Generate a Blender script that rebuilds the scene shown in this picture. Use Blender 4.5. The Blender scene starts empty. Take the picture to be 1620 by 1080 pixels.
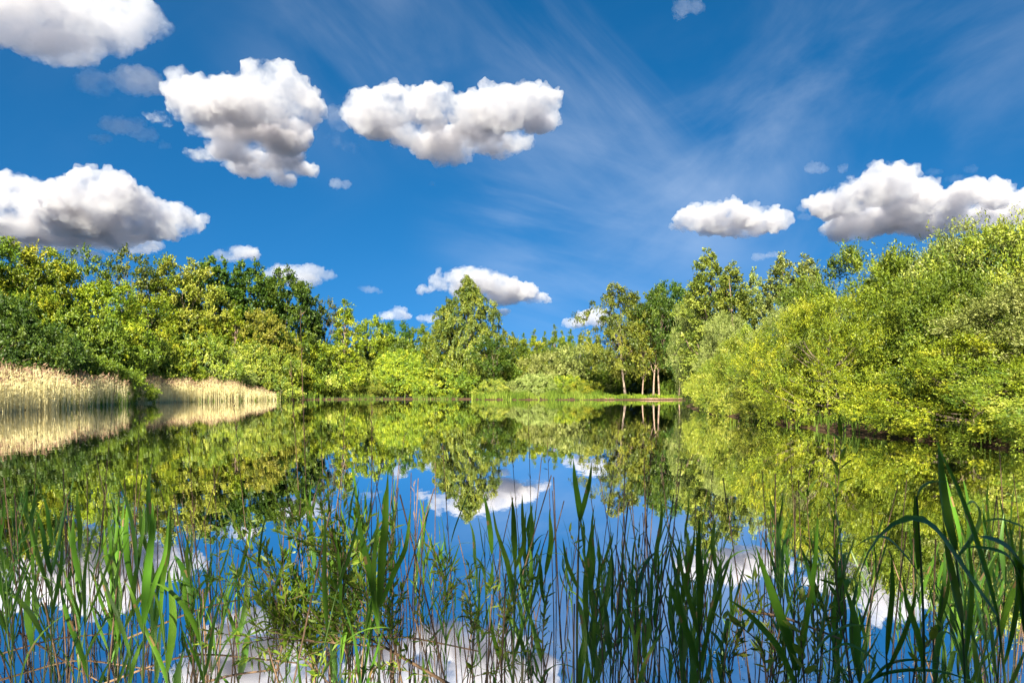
import bpy, bmesh, math, random
import numpy as np
from mathutils import Vector, Matrix
S = bpy.context.scene
COL = S.collection
R = math.radians
# ------------------------------------------------------------------ camera
cam = bpy.data.cameras.new("camera"); co = bpy.data.objects.new("camera", cam); COL.objects.link(co); S.camera = co
EYE = 1.5
co.location = (0, 0, EYE); co.rotation_euler = (R(90), 0, 0)
cam.lens = 24; cam.shift_y = 80/1620; cam.clip_start = .05; cam.clip_end = 60000
F, CX, CY = 1080.0, 810.0, 620.0
def W(px, py, Y): return Vector(((px-CX)/F*Y, Y, EYE+(CY-py)/F*Y))
# ------------------------------------------------------------------ light
SUN_EL, SUN_AZ = 37, 8      # degrees above the horizon; degrees left of straight behind the camera
w = bpy.data.worlds.new("World"); S.world = w; w.use_nodes = True; nt = w.node_tree; N = nt.nodes; LK = nt.links
bg = N["Background"]
sky = N.new("ShaderNodeTexSky"); sky.sky_type = 'NISHITA'; sky.sun_disc = False
sky.sun_elevation = R(SUN_EL); sky.sun_rotation = R(180+SUN_AZ); sky.altitude = 3500; sky.air_density = 1.0; sky.dust_density = .1; sky.ozone_density = 3.0
def node(t, **k):
    n = N.new(t)
    for a, b in k.items(): setattr(n, a, b)
    return n
hs = node("ShaderNodeHueSaturation"); hs.inputs["Saturation"].default_value = 1.2; hs.inputs["Hue"].default_value = .508
tv = node("ShaderNodeTexCoord"); v0 = node("ShaderNodeVectorMath", operation='MAXIMUM'); v0.inputs[1].default_value = (-9, -9, 0); vs = node("ShaderNodeVectorMath", operation='MULTIPLY_ADD'); vs.inputs[1].default_value = (1, 1, .75); vs.inputs[2].default_value = (0, 0, .20)
LK.new(tv.outputs["Generated"], v0.inputs[0]); LK.new(v0.outputs[0], vs.inputs[0]); vn = node("ShaderNodeVectorMath", operation='NORMALIZE'); LK.new(vs.outputs[0], vn.inputs[0]); LK.new(vn.outputs[0], sky.inputs[0])
LK.new(sky.outputs[0], hs.inputs["Color"])
# high thin cirrus: streaked noise laid out over the vault of the sky
tc = node("ShaderNodeTexCoord"); sp = node("ShaderNodeSeparateXYZ"); LK.new(tc.outputs["Generated"], sp.inputs[0])
def mth(op, a, b=None, clamp=False):
    n = node("ShaderNodeMath", operation=op, use_clamp=clamp)
    for i, v in enumerate((a, b)):
        if v is None: continue
        if isinstance(v, (int, float)): n.inputs[i].default_value = v
        else: LK.new(v, n.inputs[i])
    return n.outputs[0]
vec = tc.outputs["Generated"]
def near(px, py, r0, r1):
    d = Vector(((px-CX)/F, 1, (CY-py)/F)).normalized()
    n = node("ShaderNodeVectorMath", operation='DISTANCE'); LK.new(vec, n.inputs[0]); n.inputs[1].default_value = d
    mr = node("ShaderNodeMapRange", interpolation_type='SMOOTHSTEP'); mr.inputs[1].default_value = r0; mr.inputs[2].default_value = r1; mr.inputs[3].default_value = 1; mr.inputs[4].default_value = 0
    LK.new(n.outputs["Value"], mr.inputs[0]); return mr.outputs[0]
def streaks(tilt, scale, stretch, lo, hi, loc=(0, 0, 0), det=8, dist=.5):
    mr_ = node("ShaderNodeMapping"); mr_.inputs["Rotation"].default_value = (0, R(tilt), 0); LK.new(vec, mr_.inputs[0])
    mp = node("ShaderNodeMapping"); mp.inputs["Scale"].default_value = (1/stretch, 1, 1); mp.inputs["Location"].default_value = loc; LK.new(mr_.outputs[0], mp.inputs[0])
    nz = node("ShaderNodeTexNoise"); nz.inputs["Scale"].default_value = scale; nz.inputs["Detail"].default_value = det; nz.inputs["Roughness"].default_value = .55; nz.inputs["Distortion"].default_value = dist
    LK.new(mp.outputs[0], nz.inputs["Vector"])
    mr = node("ShaderNodeMapRange", interpolation_type='SMOOTHSTEP'); mr.inputs[1].default_value = lo; mr.inputs[2].default_value = hi
    LK.new(nz.outputs["Fac"], mr.inputs[0]); return mr.outputs[0]
fine = streaks(32, 7, 6, .35, .85, (.3, 1.1, 0)); fine2 = streaks(-48, 8, 6, .35, .85, (2.3, .1, 0)); fine3 = streaks(-14, 8, 6, .35, .85, (4.3, 3.1, 0))
body = streaks(30, 2.6, 3.0, .42, .70, (1.4, .2, .5), 4, .3); body2 = streaks(-45, 2.6, 3.0, .42, .7, (3.1, .9, 2), 4, .3); body3 = streaks(-14, 3, 3, .4, .68, (6.1, 2.9, 2), 4, .3)
def mx(*a):
    r = a[0]
    for b_ in a[1:]: r = mth('MULTIPLY', r, b_)
    return r
def ad(*a):
    r = a[0]
    for b_ in a[1:]: r = mth('ADD', r, b_)
    return r
cir = ad(mx(fine, ad(mx(body, .6), .4), mth('MAXIMUM', near(1350, 130, .05, .33), near(1150, 260, .05, .28)), .95),
         mx(fine2, ad(mx(body2, .6), .4), mth('MAXIMUM', near(560, 70, .03, .22), near(960, 110, .03, .30)), .85),
         mx(fine3, ad(mx(body3, .6), .4), near(910, 405, .05, .26), 1.5),
         mx(fine, body, .07), mx(fine2, body2, .05))
cir = mth('MULTIPLY', cir, .40, True)
mixc = node("ShaderNodeMix", data_type='RGBA'); LK.new(cir, mixc.inputs[0]); LK.new(hs.outputs[0], mixc.inputs[6]); mixc.inputs[7].default_value = (5.8, 6.6, 7.8, 1)
sep = node("ShaderNodeSeparateColor"); LK.new(mixc.outputs[2], sep.inputs[0]); cb = node("ShaderNodeCombineColor")
r_, g_, b_ = sep.outputs[0], sep.outputs[1], sep.outputs[2]
LK.new(mth('MAXIMUM', mth('SUBTRACT', r_, mth('MULTIPLY', mth('MAXIMUM', mth('SUBTRACT', b_, r_), 0), .11)), 0), cb.inputs[0]); LK.new(mth('MULTIPLY', g_, .93), cb.inputs[1]); LK.new(mth('MULTIPLY', b_, .88), cb.inputs[2])
LK.new(cb.outputs[0], bg.inputs[0]); bg.inputs[1].default_value = .06
sl = bpy.data.lights.new("sun", "SUN"); sl.energy = 5.0; sl.angle = R(.5); sl.color = (1, .93, .76)
so = bpy.data.objects.new("sun", sl); COL.objects.link(so)
SUNV = Vector((-math.sin(R(SUN_AZ))*math.cos(R(SUN_EL)), -math.cos(R(SUN_AZ))*math.cos(R(SUN_EL)), math.sin(R(SUN_EL))))
so.rotation_euler = SUNV.to_track_quat('Z', 'Y').to_euler(); so.location = (0, -30, 60)
S.view_settings.view_transform = 'Standard'; S.view_settings.look = 'None'; S.view_settings.gamma = 1; S.view_settings.exposure = 1.65
S.render.engine = 'CYCLES'
S.cycles.volume_bounces = 4; S.cycles.max_bounces = 10; S.cycles.diffuse_bounces = 3; S.cycles.transmission_bounces = 4; S.cycles.glossy_bounces = 4
S.cycles.use_denoising = True; S.cycles.volume_step_rate = .6; S.cycles.volume_max_steps = 128
# ------------------------------------------------------------------ helpers
def tag(o, label=None, cat=None, group=None, kind=None):
    if label: o["label"] = label
    if cat: o["category"] = cat
    if group: o["group"] = group
    if kind: o["kind"] = kind
    return o
def mat(name):
    m = bpy.data.materials.new(name); m.use_nodes = True; n = m.node_tree; n.nodes.clear()
    return m, n.nodes, n.links, n.nodes.new("ShaderNodeOutputMaterial")
# ------------------------------------------------------------------ clouds: real vapour volumes a few kilometres off
_vap = {}
def vapour(dens):
    if dens not in _vap:
        m, n, l, o = mat("cloud_vapour"); v = n.new("ShaderNodeVolumeScatter")
        v.inputs["Color"].default_value = (.34, .34, .335, 1); v.inputs["Density"].default_value = dens; v.inputs["Anisotropy"].default_value = .2
        g = n.new("ShaderNodeNewGeometry"); t = n.new("ShaderNodeTexNoise"); t.inputs["Scale"].default_value = dens/.075*.3/16; t.inputs["Detail"].default_value = 5; t.inputs["Roughness"].default_value = .65
        mr = n.new("ShaderNodeMapRange"); mr.inputs[1].default_value = .40; mr.inputs[2].default_value = .68; mr.inputs[3].default_value = 0; mr.inputs[4].default_value = dens*5
        l.new(g.outputs["Position"], t.inputs["Vector"]); l.new(t.outputs["Fac"], mr.inputs[0]); l.new(mr.outputs[0], v.inputs["Density"])
        ab = n.new("ShaderNodeVolumeAbsorption"); ab.inputs["Color"].default_value = (.965, .96, .968, 1); l.new(mr.outputs[0], ab.inputs["Density"])
        sm = n.new("ShaderNodeAddShader"); l.new(v.outputs[0], sm.inputs[0]); l.new(ab.outputs[0], sm.inputs[1])
        l.new(sm.outputs[0], o.inputs["Volume"]); _vap[dens] = m
    return _vap[dens]
def cloud(D, blobs, label, dens=.075, seed=1, sub=9, fine=1.0, cat="cloud"):
    rg = random.Random(seed); k = D/F; bm = bmesh.new(); mid = sum(b[1]*b[2] for b in blobs)/sum(b[2] for b in blobs)
    def ball(p, rx, ry, rz, sd=3):
        r = bmesh.ops.create_icosphere(bm, subdivisions=sd, radius=1)
        for q in r['verts']:
            c = q.co; c.x *= rx; c.y *= ry; c.z *= rz; q.co = c+p
    for (px, py, rx, ry) in blobs:
        dy = rg.uniform(-.2, .2)*rx*k+(py-mid)*k*1.9
        p = W(px, py, D+dy)
        ball(p, rx*k*.94, (rx*.5+ry*.5)*k*.95, ry*k*.92)
        for i in range(int(sub*(1+rx/40))):
            a = rg.uniform(0, 2*math.pi); e = rg.uniform(-.35, 1)
            ce = math.sqrt(max(0, 1-e*e))
            r = min(rx, ry)*rg.uniform(.16, .4)*(1 if e > -.1 else .6)
            q = p+Vector((math.cos(a)*ce*rx*k*.86, math.sin(a)*ce*(rx*.5+ry*.5)*k*.9, e*ry*k*.84))
            ball(q, r*k*1.15, r*k, r*k*.95, 2)
    me = bpy.data.meshes.new("cloud"); bm.to_mesh(me); bm.free(); me.materials.append(vapour(round(dens/k, 5)))
    ob = bpy.data.objects.new("cloud", me); COL.objects.link(ob)
    rm = ob.modifiers.new("remesh", 'REMESH'); rm.mode = 'VOXEL'; rm.voxel_size = 1.25*k*fine
    for s, dep, st in ((34, 2, 18), (14, 4, 24), (6, 4, 11)):
        t = bpy.data.textures.new("billow", 'CLOUDS'); t.noise_scale = s*k*fine; t.noise_depth = dep; t.noise_basis = 'ORIGINAL_PERLIN'
        dm = ob.modifiers.new("billow", 'DISPLACE'); dm.texture = t; dm.texture_coords = 'GLOBAL'; dm.strength = st*k*fine; dm.mid_level = .5
    rm = ob.modifiers.new("remesh", 'REMESH'); rm.mode = 'VOXEL'; rm.voxel_size = 1.1*k*fine
    tag(ob, label, cat)
    return ob
cloud(3300, [(40, 20, 110, 60), (130, 30, 100, 55), (200, 25, 55, 45), (100, 78, 70, 28), (245, 42, 22, 22), (-60, 10, 80, 60)], "large grey cloud cut off by the top left corner of the sky", .035, 11)
cloud(3500, [(150, 132, 34, 20), (215, 128, 42, 22), (120, 152, 20, 9), (175, 158, 25, 9), (240, 140, 18, 10)], "small torn cloud just below the big grey corner cloud", .016, 12, fine=.8)
cloud(3700, [(190, 200, 36, 12), (230, 213, 25, 10), (160, 218, 18, 7), (262, 230, 12, 6), (212, 196, 18, 10)], "ragged faint wisp of cloud under the small torn one at left", .010, 13, fine=.7)
cloud(3400, [(310, 160, 42, 40), (260, 185, 28, 10), (375, 160, 62, 36), (430, 150, 56, 42), (470, 172, 40, 38), (400, 215, 75, 26), (450, 220, 46, 30), (330, 245, 50, 10), (410, 262, 62, 20), (480, 268, 30, 16), (350, 185, 80, 20), (450, 285, 25, 10), (380, 235, 60, 22), (440, 245, 50, 26), (340, 200, 50, 18)], "big heaped grey and white cloud with long ragged base in upper left sky", .065, 14)
cloud(3450, [(532, 190, 20, 18), (530, 220, 15, 16), (555, 232, 18, 12)], "small cloud puff between the two big upper clouds", .016, 15, fine=.7)
cloud(3600, [(575, 178, 34, 36), (620, 170, 42, 34), (600, 195, 50, 24), (680, 165, 34, 32), (660, 190, 50, 20), (730, 178, 44, 28), (740, 165, 14, 14), (790, 175, 55, 36), (830, 160, 36, 28), (862, 158, 26, 20), (855, 190, 32, 22), (700, 232, 60, 24), (755, 225, 60, 18), (795, 240, 22, 14), (715, 250, 40, 14), (690, 215, 50, 20), (760, 210, 60, 20), (650, 215, 45, 20), (810, 225, 40, 16)], "bright white double-humped cloud high above the middle of the pond", .07, 16)
cloud(5600, [(-30, 330, 60, 45), (30, 330, 70, 44), (100, 325, 60, 42), (140, 300, 36, 34), (175, 310, 46, 38), (210, 335, 46, 36), (265, 350, 40, 32), (300, 356, 26, 18), (60, 372, 110, 24), (150, 375, 90, 20), (-20, 370, 60, 25), (220, 365, 60, 20), (120, 350, 90, 28)], "broad bright cumulus with dark flat base low at the left", .08, 17)
cloud(6200, [(90, 402, 80, 10), (200, 392, 55, 9), (235, 388, 22, 8), (290, 420, 15, 4)], "thin grey strip of cloud lying under the broad left cumulus", .04, 18, fine=.7)
cloud(6800, [(360, 404, 28, 9), (385, 400, 26, 12), (400, 403, 14, 10), (345, 410, 16, 5)], "little flat white cloud above the left treetops", .06, 19, fine=.6)
cloud(7400, [(450, 430, 30, 12), (490, 432, 28, 14), (515, 436, 17, 10), (480, 445, 34, 12), (430, 432, 16, 7)], "pale lilac cloud resting on the dark oak at left", .035, 20, fine=.6)
cloud(3900, [(533, 290, 14, 9), (545, 292, 12, 7)], "tiny lone puff below the big heaped cloud", .02, 21, fine=.5)
cloud(8600, [(585, 458, 16, 6), (600, 462, 7, 3), (572, 456, 7, 3)], "faint tiny wisp of cloud above the conical tree", .02, 22, fine=.35)
cloud(11000, [(612, 498, 14, 8), (630, 496, 18, 11), (643, 500, 10, 6)], "small bright cloud just above the dip in the far trees", .1, 23, fine=.4)
cloud(11500, [(668, 504, 10, 6), (682, 503, 13, 7), (692, 505, 8, 4)], "small grey cloud right beside the small bright one over the dip", .08, 24, fine=.4)
cloud(8800, [(700, 446, 22, 18), (735, 440, 36, 20), (770, 442, 34, 20), (790, 452, 38, 18), (820, 462, 32, 16), (850, 472, 24, 9), (672, 458, 14, 8), (795, 472, 36, 12), (740, 460, 34, 14), (795, 494, 14, 8)], "long sloping cloud behind the top of the tall birch", .085, 25, fine=.7)
cloud(11000, [(905, 512, 20, 9), (925, 505, 20, 14), (945, 502, 22, 16)], "bright white cloud tucked behind the drooping birch at right", .1, 26, fine=.5)
cloud(5600, [(1095, 345, 28, 22), (1130, 342, 34, 24), (1160, 335, 28, 20), (1185, 345, 28, 22), (1225, 348, 30, 20), (1170, 362, 56, 14), (1075, 358, 20, 8), (1140, 358, 50, 14)], "flat-bottomed grey and white cloud above the tall poplars", .08, 27, fine=.9)
cloud(5700, [(1272, 328, 12, 7), (1275, 343, 14, 6)], "wispy scrap between the two right-hand clouds", .016, 28, fine=.5)
cloud(5400, [(1310, 325, 30, 26), (1345, 315, 34, 28), (1395, 296, 40, 34), (1425, 290, 30, 28), (1440, 318, 50, 30), (1500, 325, 50, 26), (1535, 308, 34, 22), (1570, 310, 34, 22), (1610, 330, 40, 28), (1400, 345, 95, 26), (1350, 362, 60, 20), (1480, 352, 90, 22), (1560, 345, 60, 22), (1650, 330, 50, 34)], "great cumulus with grey underside rising over the big right bank willows", .08, 29)
cloud(5600, [(1288, 265, 15, 9), (1300, 268, 10, 6), (1333, 267, 9, 7)], "two small soft puffs left of and above the great right cumulus", .016, 30, fine=.5)
cloud(5600, [(1478, 272, 13, 6), (1512, 282, 18, 6), (1535, 268, 11, 5)], "faint broken wisps over the great right cumulus", .006, 31, fine=.5)
cloud(3300, [(1080, 12, 18, 12), (1100, 10, 14, 12), (1075, 25, 12, 5)], "thin torn wisp near the top edge right of centre", .006, 32, fine=.5)
cloud(7600, [(1200, 407, 14, 6), (1222, 404, 18, 5)], "small faint grey scrap above the poplars under the flat cloud", .012, 33, fine=.4)
cloud(3900, [(684, 291, 5, 4)], "minute speck of cloud below the double-humped cloud", .016, 34, fine=.3)
# ------------------------------------------------------------------ terrain, water
SHORE = [(-14, 1.75), (-24, 4), (-31, 14), (-35, 28), (-38, 46), (-40, 56), (-45, 72), (-47.5, 80), (-50, 88), (-52, 96), (-49, 110), (-43.5, 128), (-34, 139), (-22, 143), (-9, 142), (-5, 134),
         (8, 132), (22, 131), (33, 131), (38, 128), (34, 118), (26, 95), (19, 74), (15.2, 56), (13.6, 46), (12.6, 36), (12.0, 30), (12.2, 24), (12.9, 20), (13.6, 16), (15, 9), (16, 3), (8, 1.7), (0, 1.55), (-8, 1.6)]
SH = np.array(SHORE, float)
def shore_dist(P):
    """signed distance to the shoreline, positive on land"""
    P = np.asarray(P, float); d = np.full(len(P), 1e9); ins = np.zeros(len(P), bool)
    n = len(SH)
    for i in range(n):
        a, b = SH[i], SH[(i+1) % n]; ab = b-a
        t = np.clip(((P-a)@ab)/(ab@ab), 0, 1); q = a+t[:, None]*ab
        d = np.minimum(d, np.hypot(*(P-q).T))
        c = (a[1] > P[:, 1]) != (b[1] > P[:, 1])
        with np.errstate(divide='ignore', invalid='ignore'):
            xi = a[0]+(P[:, 1]-a[1])*ab[0]/(ab[1] if ab[1] else 1e-9)
        ins ^= c & (P[:, 0] < xi)
    return np.where(ins, -d, d)
def hgt(P):
    P = np.asarray(P, float); d = shore_dist(P)
    wob = .25*np.sin(P[:, 0]*.9+np.sin(P[:, 1]*.7))+.2*np.sin(P[:, 1]*1.3+P[:, 0]*.31)
    d = d+wob*np.clip(np.abs(P[:, 1])/20, 0, 1)
    up = .06+.32*(1-np.exp(-np.maximum(d, 0)/1.2))+.012*np.clip(d, 0, 120)+.03*np.sin(P[:, 0]*2.1)*np.sin(P[:, 1]*1.7)*np.clip(d, 0, 1)
    return np.where(d > 0, up, np.maximum(-1.4, -.02+d*.35))
def mesh_np(name, V, Fc, mats, smooth=False, attrs=None, mi=None):
    me = bpy.data.meshes.new(name); V = np.ascontiguousarray(V, np.float32); Fc = np.ascontiguousarray(Fc, np.int32); k = Fc.shape[1]
    me.vertices.add(len(V)); me.vertices.foreach_set("co", V.ravel())
    me.loops.add(Fc.size); me.loops.foreach_set("vertex_index", Fc.ravel())
    me.polygons.add(len(Fc)); me.polygons.foreach_set("loop_start", np.arange(len(Fc), dtype=np.int32)*k)
    for m in (mats if isinstance(mats, (list, tuple)) else [mats]): me.materials.append(m)
    if smooth: me.polygons.foreach_set("use_smooth", np.ones(len(Fc), bool))
    if mi is not None: me.polygons.foreach_set("material_index", np.asarray(mi, np.int32))
    if attrs:
        for an, av in attrs.items():
            at = me.attributes.new(an, 'FLOAT', 'FACE'); at.data.foreach_set("value", np.asarray(av, np.float32))
    me.update(calc_edges=True); return me
def link(name, me, parent=None, loc=None):
    o = bpy.data.objects.new(name, me); COL.objects.link(o)
    if parent: o.parent = parent
    if loc is not None: o.location = loc
    return o
def ramp(n, l, src, stops):
    c = n.new("ShaderNodeValToRGB"); e = c.color_ramp.elements
    while len(e) < len(stops): e.new(.5)
    for q, (p, col) in zip(e, stops): q.position = p; q.color = (*col, 1)
    l.new(src, c.inputs[0]); return c.outputs[0]
def noise(n, l, scale, det=4, rough=.6, vecin=None):
    t = n.new("ShaderNodeTexNoise"); t.inputs["Scale"].default_value = scale; t.inputs["Detail"].default_value = det; t.inputs["Roughness"].default_value = rough
    if vecin: l.new(vecin, t.inputs["Vector"])
    return t.outputs["Fac"]
# soil and turf
m, n, l, o = mat("turf_and_mud"); b = n.new("ShaderNodeBsdfPrincipled"); b.inputs["Roughness"].default_value = .95; b.inputs["Specular IOR Level"].default_value = .1
g = n.new("ShaderNodeNewGeometry"); f1 = noise(n, l, .8, 8, .7, g.outputs["Position"])
col = ramp(n, l, f1, [(.3, (.016, .022, .014)), (.5, (.026, .030, .026)), (.7, (.045, .044, .040))])
sx = n.new("ShaderNodeSeparateXYZ"); l.new(g.outputs["Position"], sx.inputs[0])
mr = n.new("ShaderNodeMapRange"); mr.inputs[1].default_value = .22; mr.inputs[2].default_value = .34; l.new(sx.outputs[2], mr.inputs[0])
mx2 = n.new("ShaderNodeMix"); mx2.data_type = 'RGBA'; l.new(mr.outputs[0], mx2.inputs[0]); l.new(col, mx2.inputs[7])
l.new(ramp(n, l, noise(n, l, 3, 6, .7, g.outputs["Position"]), [(.3, (.03, .02, .012)), (.7, (.12, .07, .04))]), mx2.inputs[6])
l.new(mx2.outputs[2], b.inputs["Base Color"]); bu = n.new("ShaderNodeBump"); bu.inputs["Strength"].default_value = .7; bu.inputs["Distance"].default_value = .08
l.new(noise(n, l, 6, 6, .7, g.outputs["Position"]), bu.inputs["Height"]); l.new(bu.outputs[0], b.inputs["Normal"]); l.new(b.outputs[0], o.inputs[0]); SOIL = m
def axis(lo, hi, near_lo, near_hi, step, grow):
    a = list(np.arange(near_lo, near_hi+step, step)); s = step
    v = a[-1]
    while v < hi: s *= grow; v += s; a.append(v)
    v = a[0]; s = step
    while v > lo: s *= grow; v -= s; a.insert(0, v)
    return np.array(a)
gx = axis(-6000, 6000, -70, 60, .9, 1.35); gy = axis(-6000, 9000, -4, 160, .9, 1.35)
X, Y = np.meshgrid(gx, gy); P = np.stack([X.ravel(), Y.ravel()], 1); Z = hgt(P)
far = np.hypot(P[:, 0], P[:, 1]-70) > 200; Z[far] = 1.9
i, j = np.meshgrid(np.arange(len(gy)-1), np.arange(len(gx)-1), indexing='ij'); q = (i*len(gx)+j).ravel()
Fq = np.stack([q, q+1, q+1+len(gx), q+len(gx)], 1)
tag(link("ground", mesh_np("ground", np.column_stack([P, Z]), Fq, SOIL, True)), kind="structure")
# water: dark body, mirror surface with the faintest ripple
m, n, l, o = mat("pond_water"); g = n.new("ShaderNodeNewGeometry")
gl = n.new("ShaderNodeBsdfGlossy"); gl.inputs["Roughness"].default_value = .012; gl.inputs["Color"].default_value = (.99, .98, 1, 1)
db = n.new("ShaderNodeBsdfDiffuse"); db.inputs["Color"].default_value = (.012, .016, .010, 1)
rm_ = n.new("ShaderNodeMapRange"); rm_.inputs[1].default_value = .45; rm_.inputs[2].default_value = .7; rm_.inputs[3].default_value = .006; rm_.inputs[4].default_value = .035; l.new(noise(n, l, .13, 3, .6, g.outputs["Position"]), rm_.inputs[0]); l.new(rm_.outputs[0], gl.inputs["Roughness"])
fr = n.new("ShaderNodeFresnel"); fr.inputs["IOR"].default_value = 1.33
m3 = n.new("ShaderNodeMapRange"); m3.inputs[1].default_value = .02; m3.inputs[2].default_value = .6; m3.inputs[3].default_value = .92; m3.inputs[4].default_value = .97; l.new(fr.outputs[0], m3.inputs[0])
ms = n.new("ShaderNodeMixShader"); l.new(m3.outputs[0], ms.inputs[0]); l.new(db.outputs[0], ms.inputs[1]); l.new(gl.outputs[0], ms.inputs[2])
mp = n.new("ShaderNodeMapping"); mp.inputs["Scale"].default_value = (1, .35, 1); l.new(g.outputs["Position"], mp.inputs[0])
bu = n.new("ShaderNodeBump"); bu.inputs["Strength"].default_value = .10; bu.inputs["Distance"].default_value = .02
l.new(noise(n, l, 2.2, 3, .5, mp.outputs[0]), bu.inputs["Height"]); l.new(bu.outputs[0], gl.inputs["Normal"])
l.new(ms.outputs[0], o.inputs[0]); WATER = m
wv = np.array([(-75, -4, 0), (60, -4, 0), (60, 160, 0), (-75, 160, 0)])
tag(link("water", mesh_np("water", wv, np.array([[0, 1, 2, 3]]), WATER)), kind="structure")

# ------------------------------------------------------------------ leaves and bark
def leafmat(name, stops, trans=.16, rough=.5, spec=.35, hue=.04, backc=None):
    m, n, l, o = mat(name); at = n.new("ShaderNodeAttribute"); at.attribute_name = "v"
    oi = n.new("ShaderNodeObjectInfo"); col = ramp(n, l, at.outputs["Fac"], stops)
    hsv = n.new("ShaderNodeHueSaturation"); l.new(col, hsv.inputs["Color"])
    a = n.new("ShaderNodeMapRange"); a.inputs[3].default_value = .5-hue*.18; a.inputs[4].default_value = .5+hue*.4; l.new(oi.outputs["Random"], a.inputs[0]); l.new(a.outputs[0], hsv.inputs["Hue"])
    a2 = n.new("ShaderNodeMath"); a2.operation = 'MULTIPLY_ADD'; a2.inputs[1].default_value = .3; a2.inputs[2].default_value = .85; l.new(oi.outputs["Random"], a2.inputs[0]); l.new(a2.outputs[0], hsv.inputs["Value"])
    b = n.new("ShaderNodeBsdfPrincipled"); b.inputs["Roughness"].default_value = rough; b.inputs["Specular IOR Level"].default_value = spec; l.new(hsv.outputs[0], b.inputs["Base Color"])
    t = n.new("ShaderNodeBsdfTranslucent"); tm = n.new("ShaderNodeMix"); tm.data_type = 'RGBA'; tm.blend_type = 'MULTIPLY'; tm.inputs[0].default_value = 1; l.new(hsv.outputs[0], tm.inputs[6]); tm.inputs[7].default_value = (1.25, 1.15, .45, 1)
    l.new(tm.outputs[2], t.inputs[0])
    s = n.new("ShaderNodeMixShader"); s.inputs[0].default_value = trans; l.new(b.outputs[0], s.inputs[1]); l.new(t.outputs[0], s.inputs[2]); l.new(s.outputs[0], o.inputs[0])
    return m
M = {}
M['lime'] = leafmat("lime_foliage", [(0, (.05, .10, .006)), (.45, (.17, .225, .010)), (.75, (.29, .325, .014)), (1, (.43, .42, .03))])
M['willow'] = leafmat("willow_foliage", [(0, (.05, .10, .010)), (.45, (.18, .235, .015)), (.75, (.31, .34, .025)), (1, (.46, .46, .08))], spec=.45)
M['grey'] = leafmat("grey_willow_foliage", [(0, (.11, .15, .025)), (.5, (.23, .27, .055)), (1, (.38, .41, .12))], spec=.4)
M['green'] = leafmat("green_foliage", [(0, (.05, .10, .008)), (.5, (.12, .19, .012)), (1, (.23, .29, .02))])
M['oak'] = leafmat("oak_and_shade_foliage", [(0, (.025, .06, .006)), (.5, (.06, .12, .010)), (1, (.14, .20, .02))], trans=.25)  # oak leaf colour, also used as painted shade on the dark bushes
M['birch'] = leafmat("birch_foliage", [(0, (.03, .055, .006)), (.5, (.10, .125, .011)), (1, (.23, .235, .025))])
M['olive'] = leafmat("olive_foliage", [(0, (.05, .08, .010)), (.5, (.17, .20, .022)), (1, (.32, .33, .05))])
M['rust'] = leafmat("young_bronze_foliage", [(0, (.11, .13, .012)), (.5, (.23, .24, .02)), (1, (.36, .33, .05))])
def barkmat(name, c0, c1, sc=8):
    m, n, l, o = mat(name); b = n.new("ShaderNodeBsdfPrincipled"); b.inputs["Roughness"].default_value = .9; tc = n.new("ShaderNodeTexCoord")
    mp = n.new("ShaderNodeMapping"); mp.inputs["Scale"].default_value = (1, 1, .3 if c1[0] < .4 else 2.5); l.new(tc.outputs["Object"], mp.inputs[0])
    f = noise(n, l, sc, 6, .7, mp.outputs[0]); l.new(ramp(n, l, f, [(.38, c0), (.58, c1)]), b.inputs["Base Color"])
    bu = n.new("ShaderNodeBump"); bu.inputs["Strength"].default_value = .6; bu.inputs["Distance"].default_value = .03; l.new(f, bu.inputs["Height"]); l.new(bu.outputs[0], b.inputs["Normal"]); l.new(b.outputs[0], o.inputs[0]); return m
BARK = barkmat("bark", (.07, .05, .035), (.24, .18, .12)); WHITEBARK = barkmat("birch_bark", (.08, .06, .05), (.30, .23, .17), 3); TAN = barkmat("pinkish_bark", (.16, .10, .07), (.40, .28, .20), 4)
def unit(v): return v/np.maximum(np.linalg.norm(v, axis=-1, keepdims=True), 1e-9)
def tube(pts, rad, k=6):
    pts = np.asarray(pts, float); rad = np.asarray(rad, float); t = unit(np.gradient(pts, axis=0))
    a = unit(np.cross(t, np.where(np.abs(t[:, 2:3]) > .9, [[1., 0, 0]], [[0, 0, 1.]]))); b = np.cross(t, a)
    an = np.arange(k)*2*np.pi/k
    V = (pts[:, None]+rad[:, None, None]*(np.cos(an)[None, :, None]*a[:, None]+np.sin(an)[None, :, None]*b[:, None])).reshape(-1, 3)
    i, j = np.meshgrid(np.arange(len(pts)-1), np.arange(k), indexing='ij'); q = (i*k+j).ravel(); q2 = (i*k+(j+1) % k).ravel()
    return V, np.stack([q, q2, q2+k, q+k], 1)
def joinVF(L):
    V = []; Fc = []; o = 0
    for v, f in L: V.append(v); Fc.append(f+o); o += len(v)
    return np.concatenate(V), np.concatenate(Fc)
def leafquads(p, ax, nm, L, Wd, fold=.0):
    ax = unit(ax); sd = unit(np.cross(ax, nm)); nm = np.cross(sd, ax)
    L = L[:, None]; Wd = Wd[:, None]
    V = np.stack([p, p+ax*L*.45+sd*Wd*.5+nm*fold*Wd, p+ax*L-nm*L*.12, p+ax*L*.45-sd*Wd*.5+nm*fold*Wd], 1)
    return V.reshape(-1, 3), np.arange(len(p)*4).reshape(-1, 4)
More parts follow.
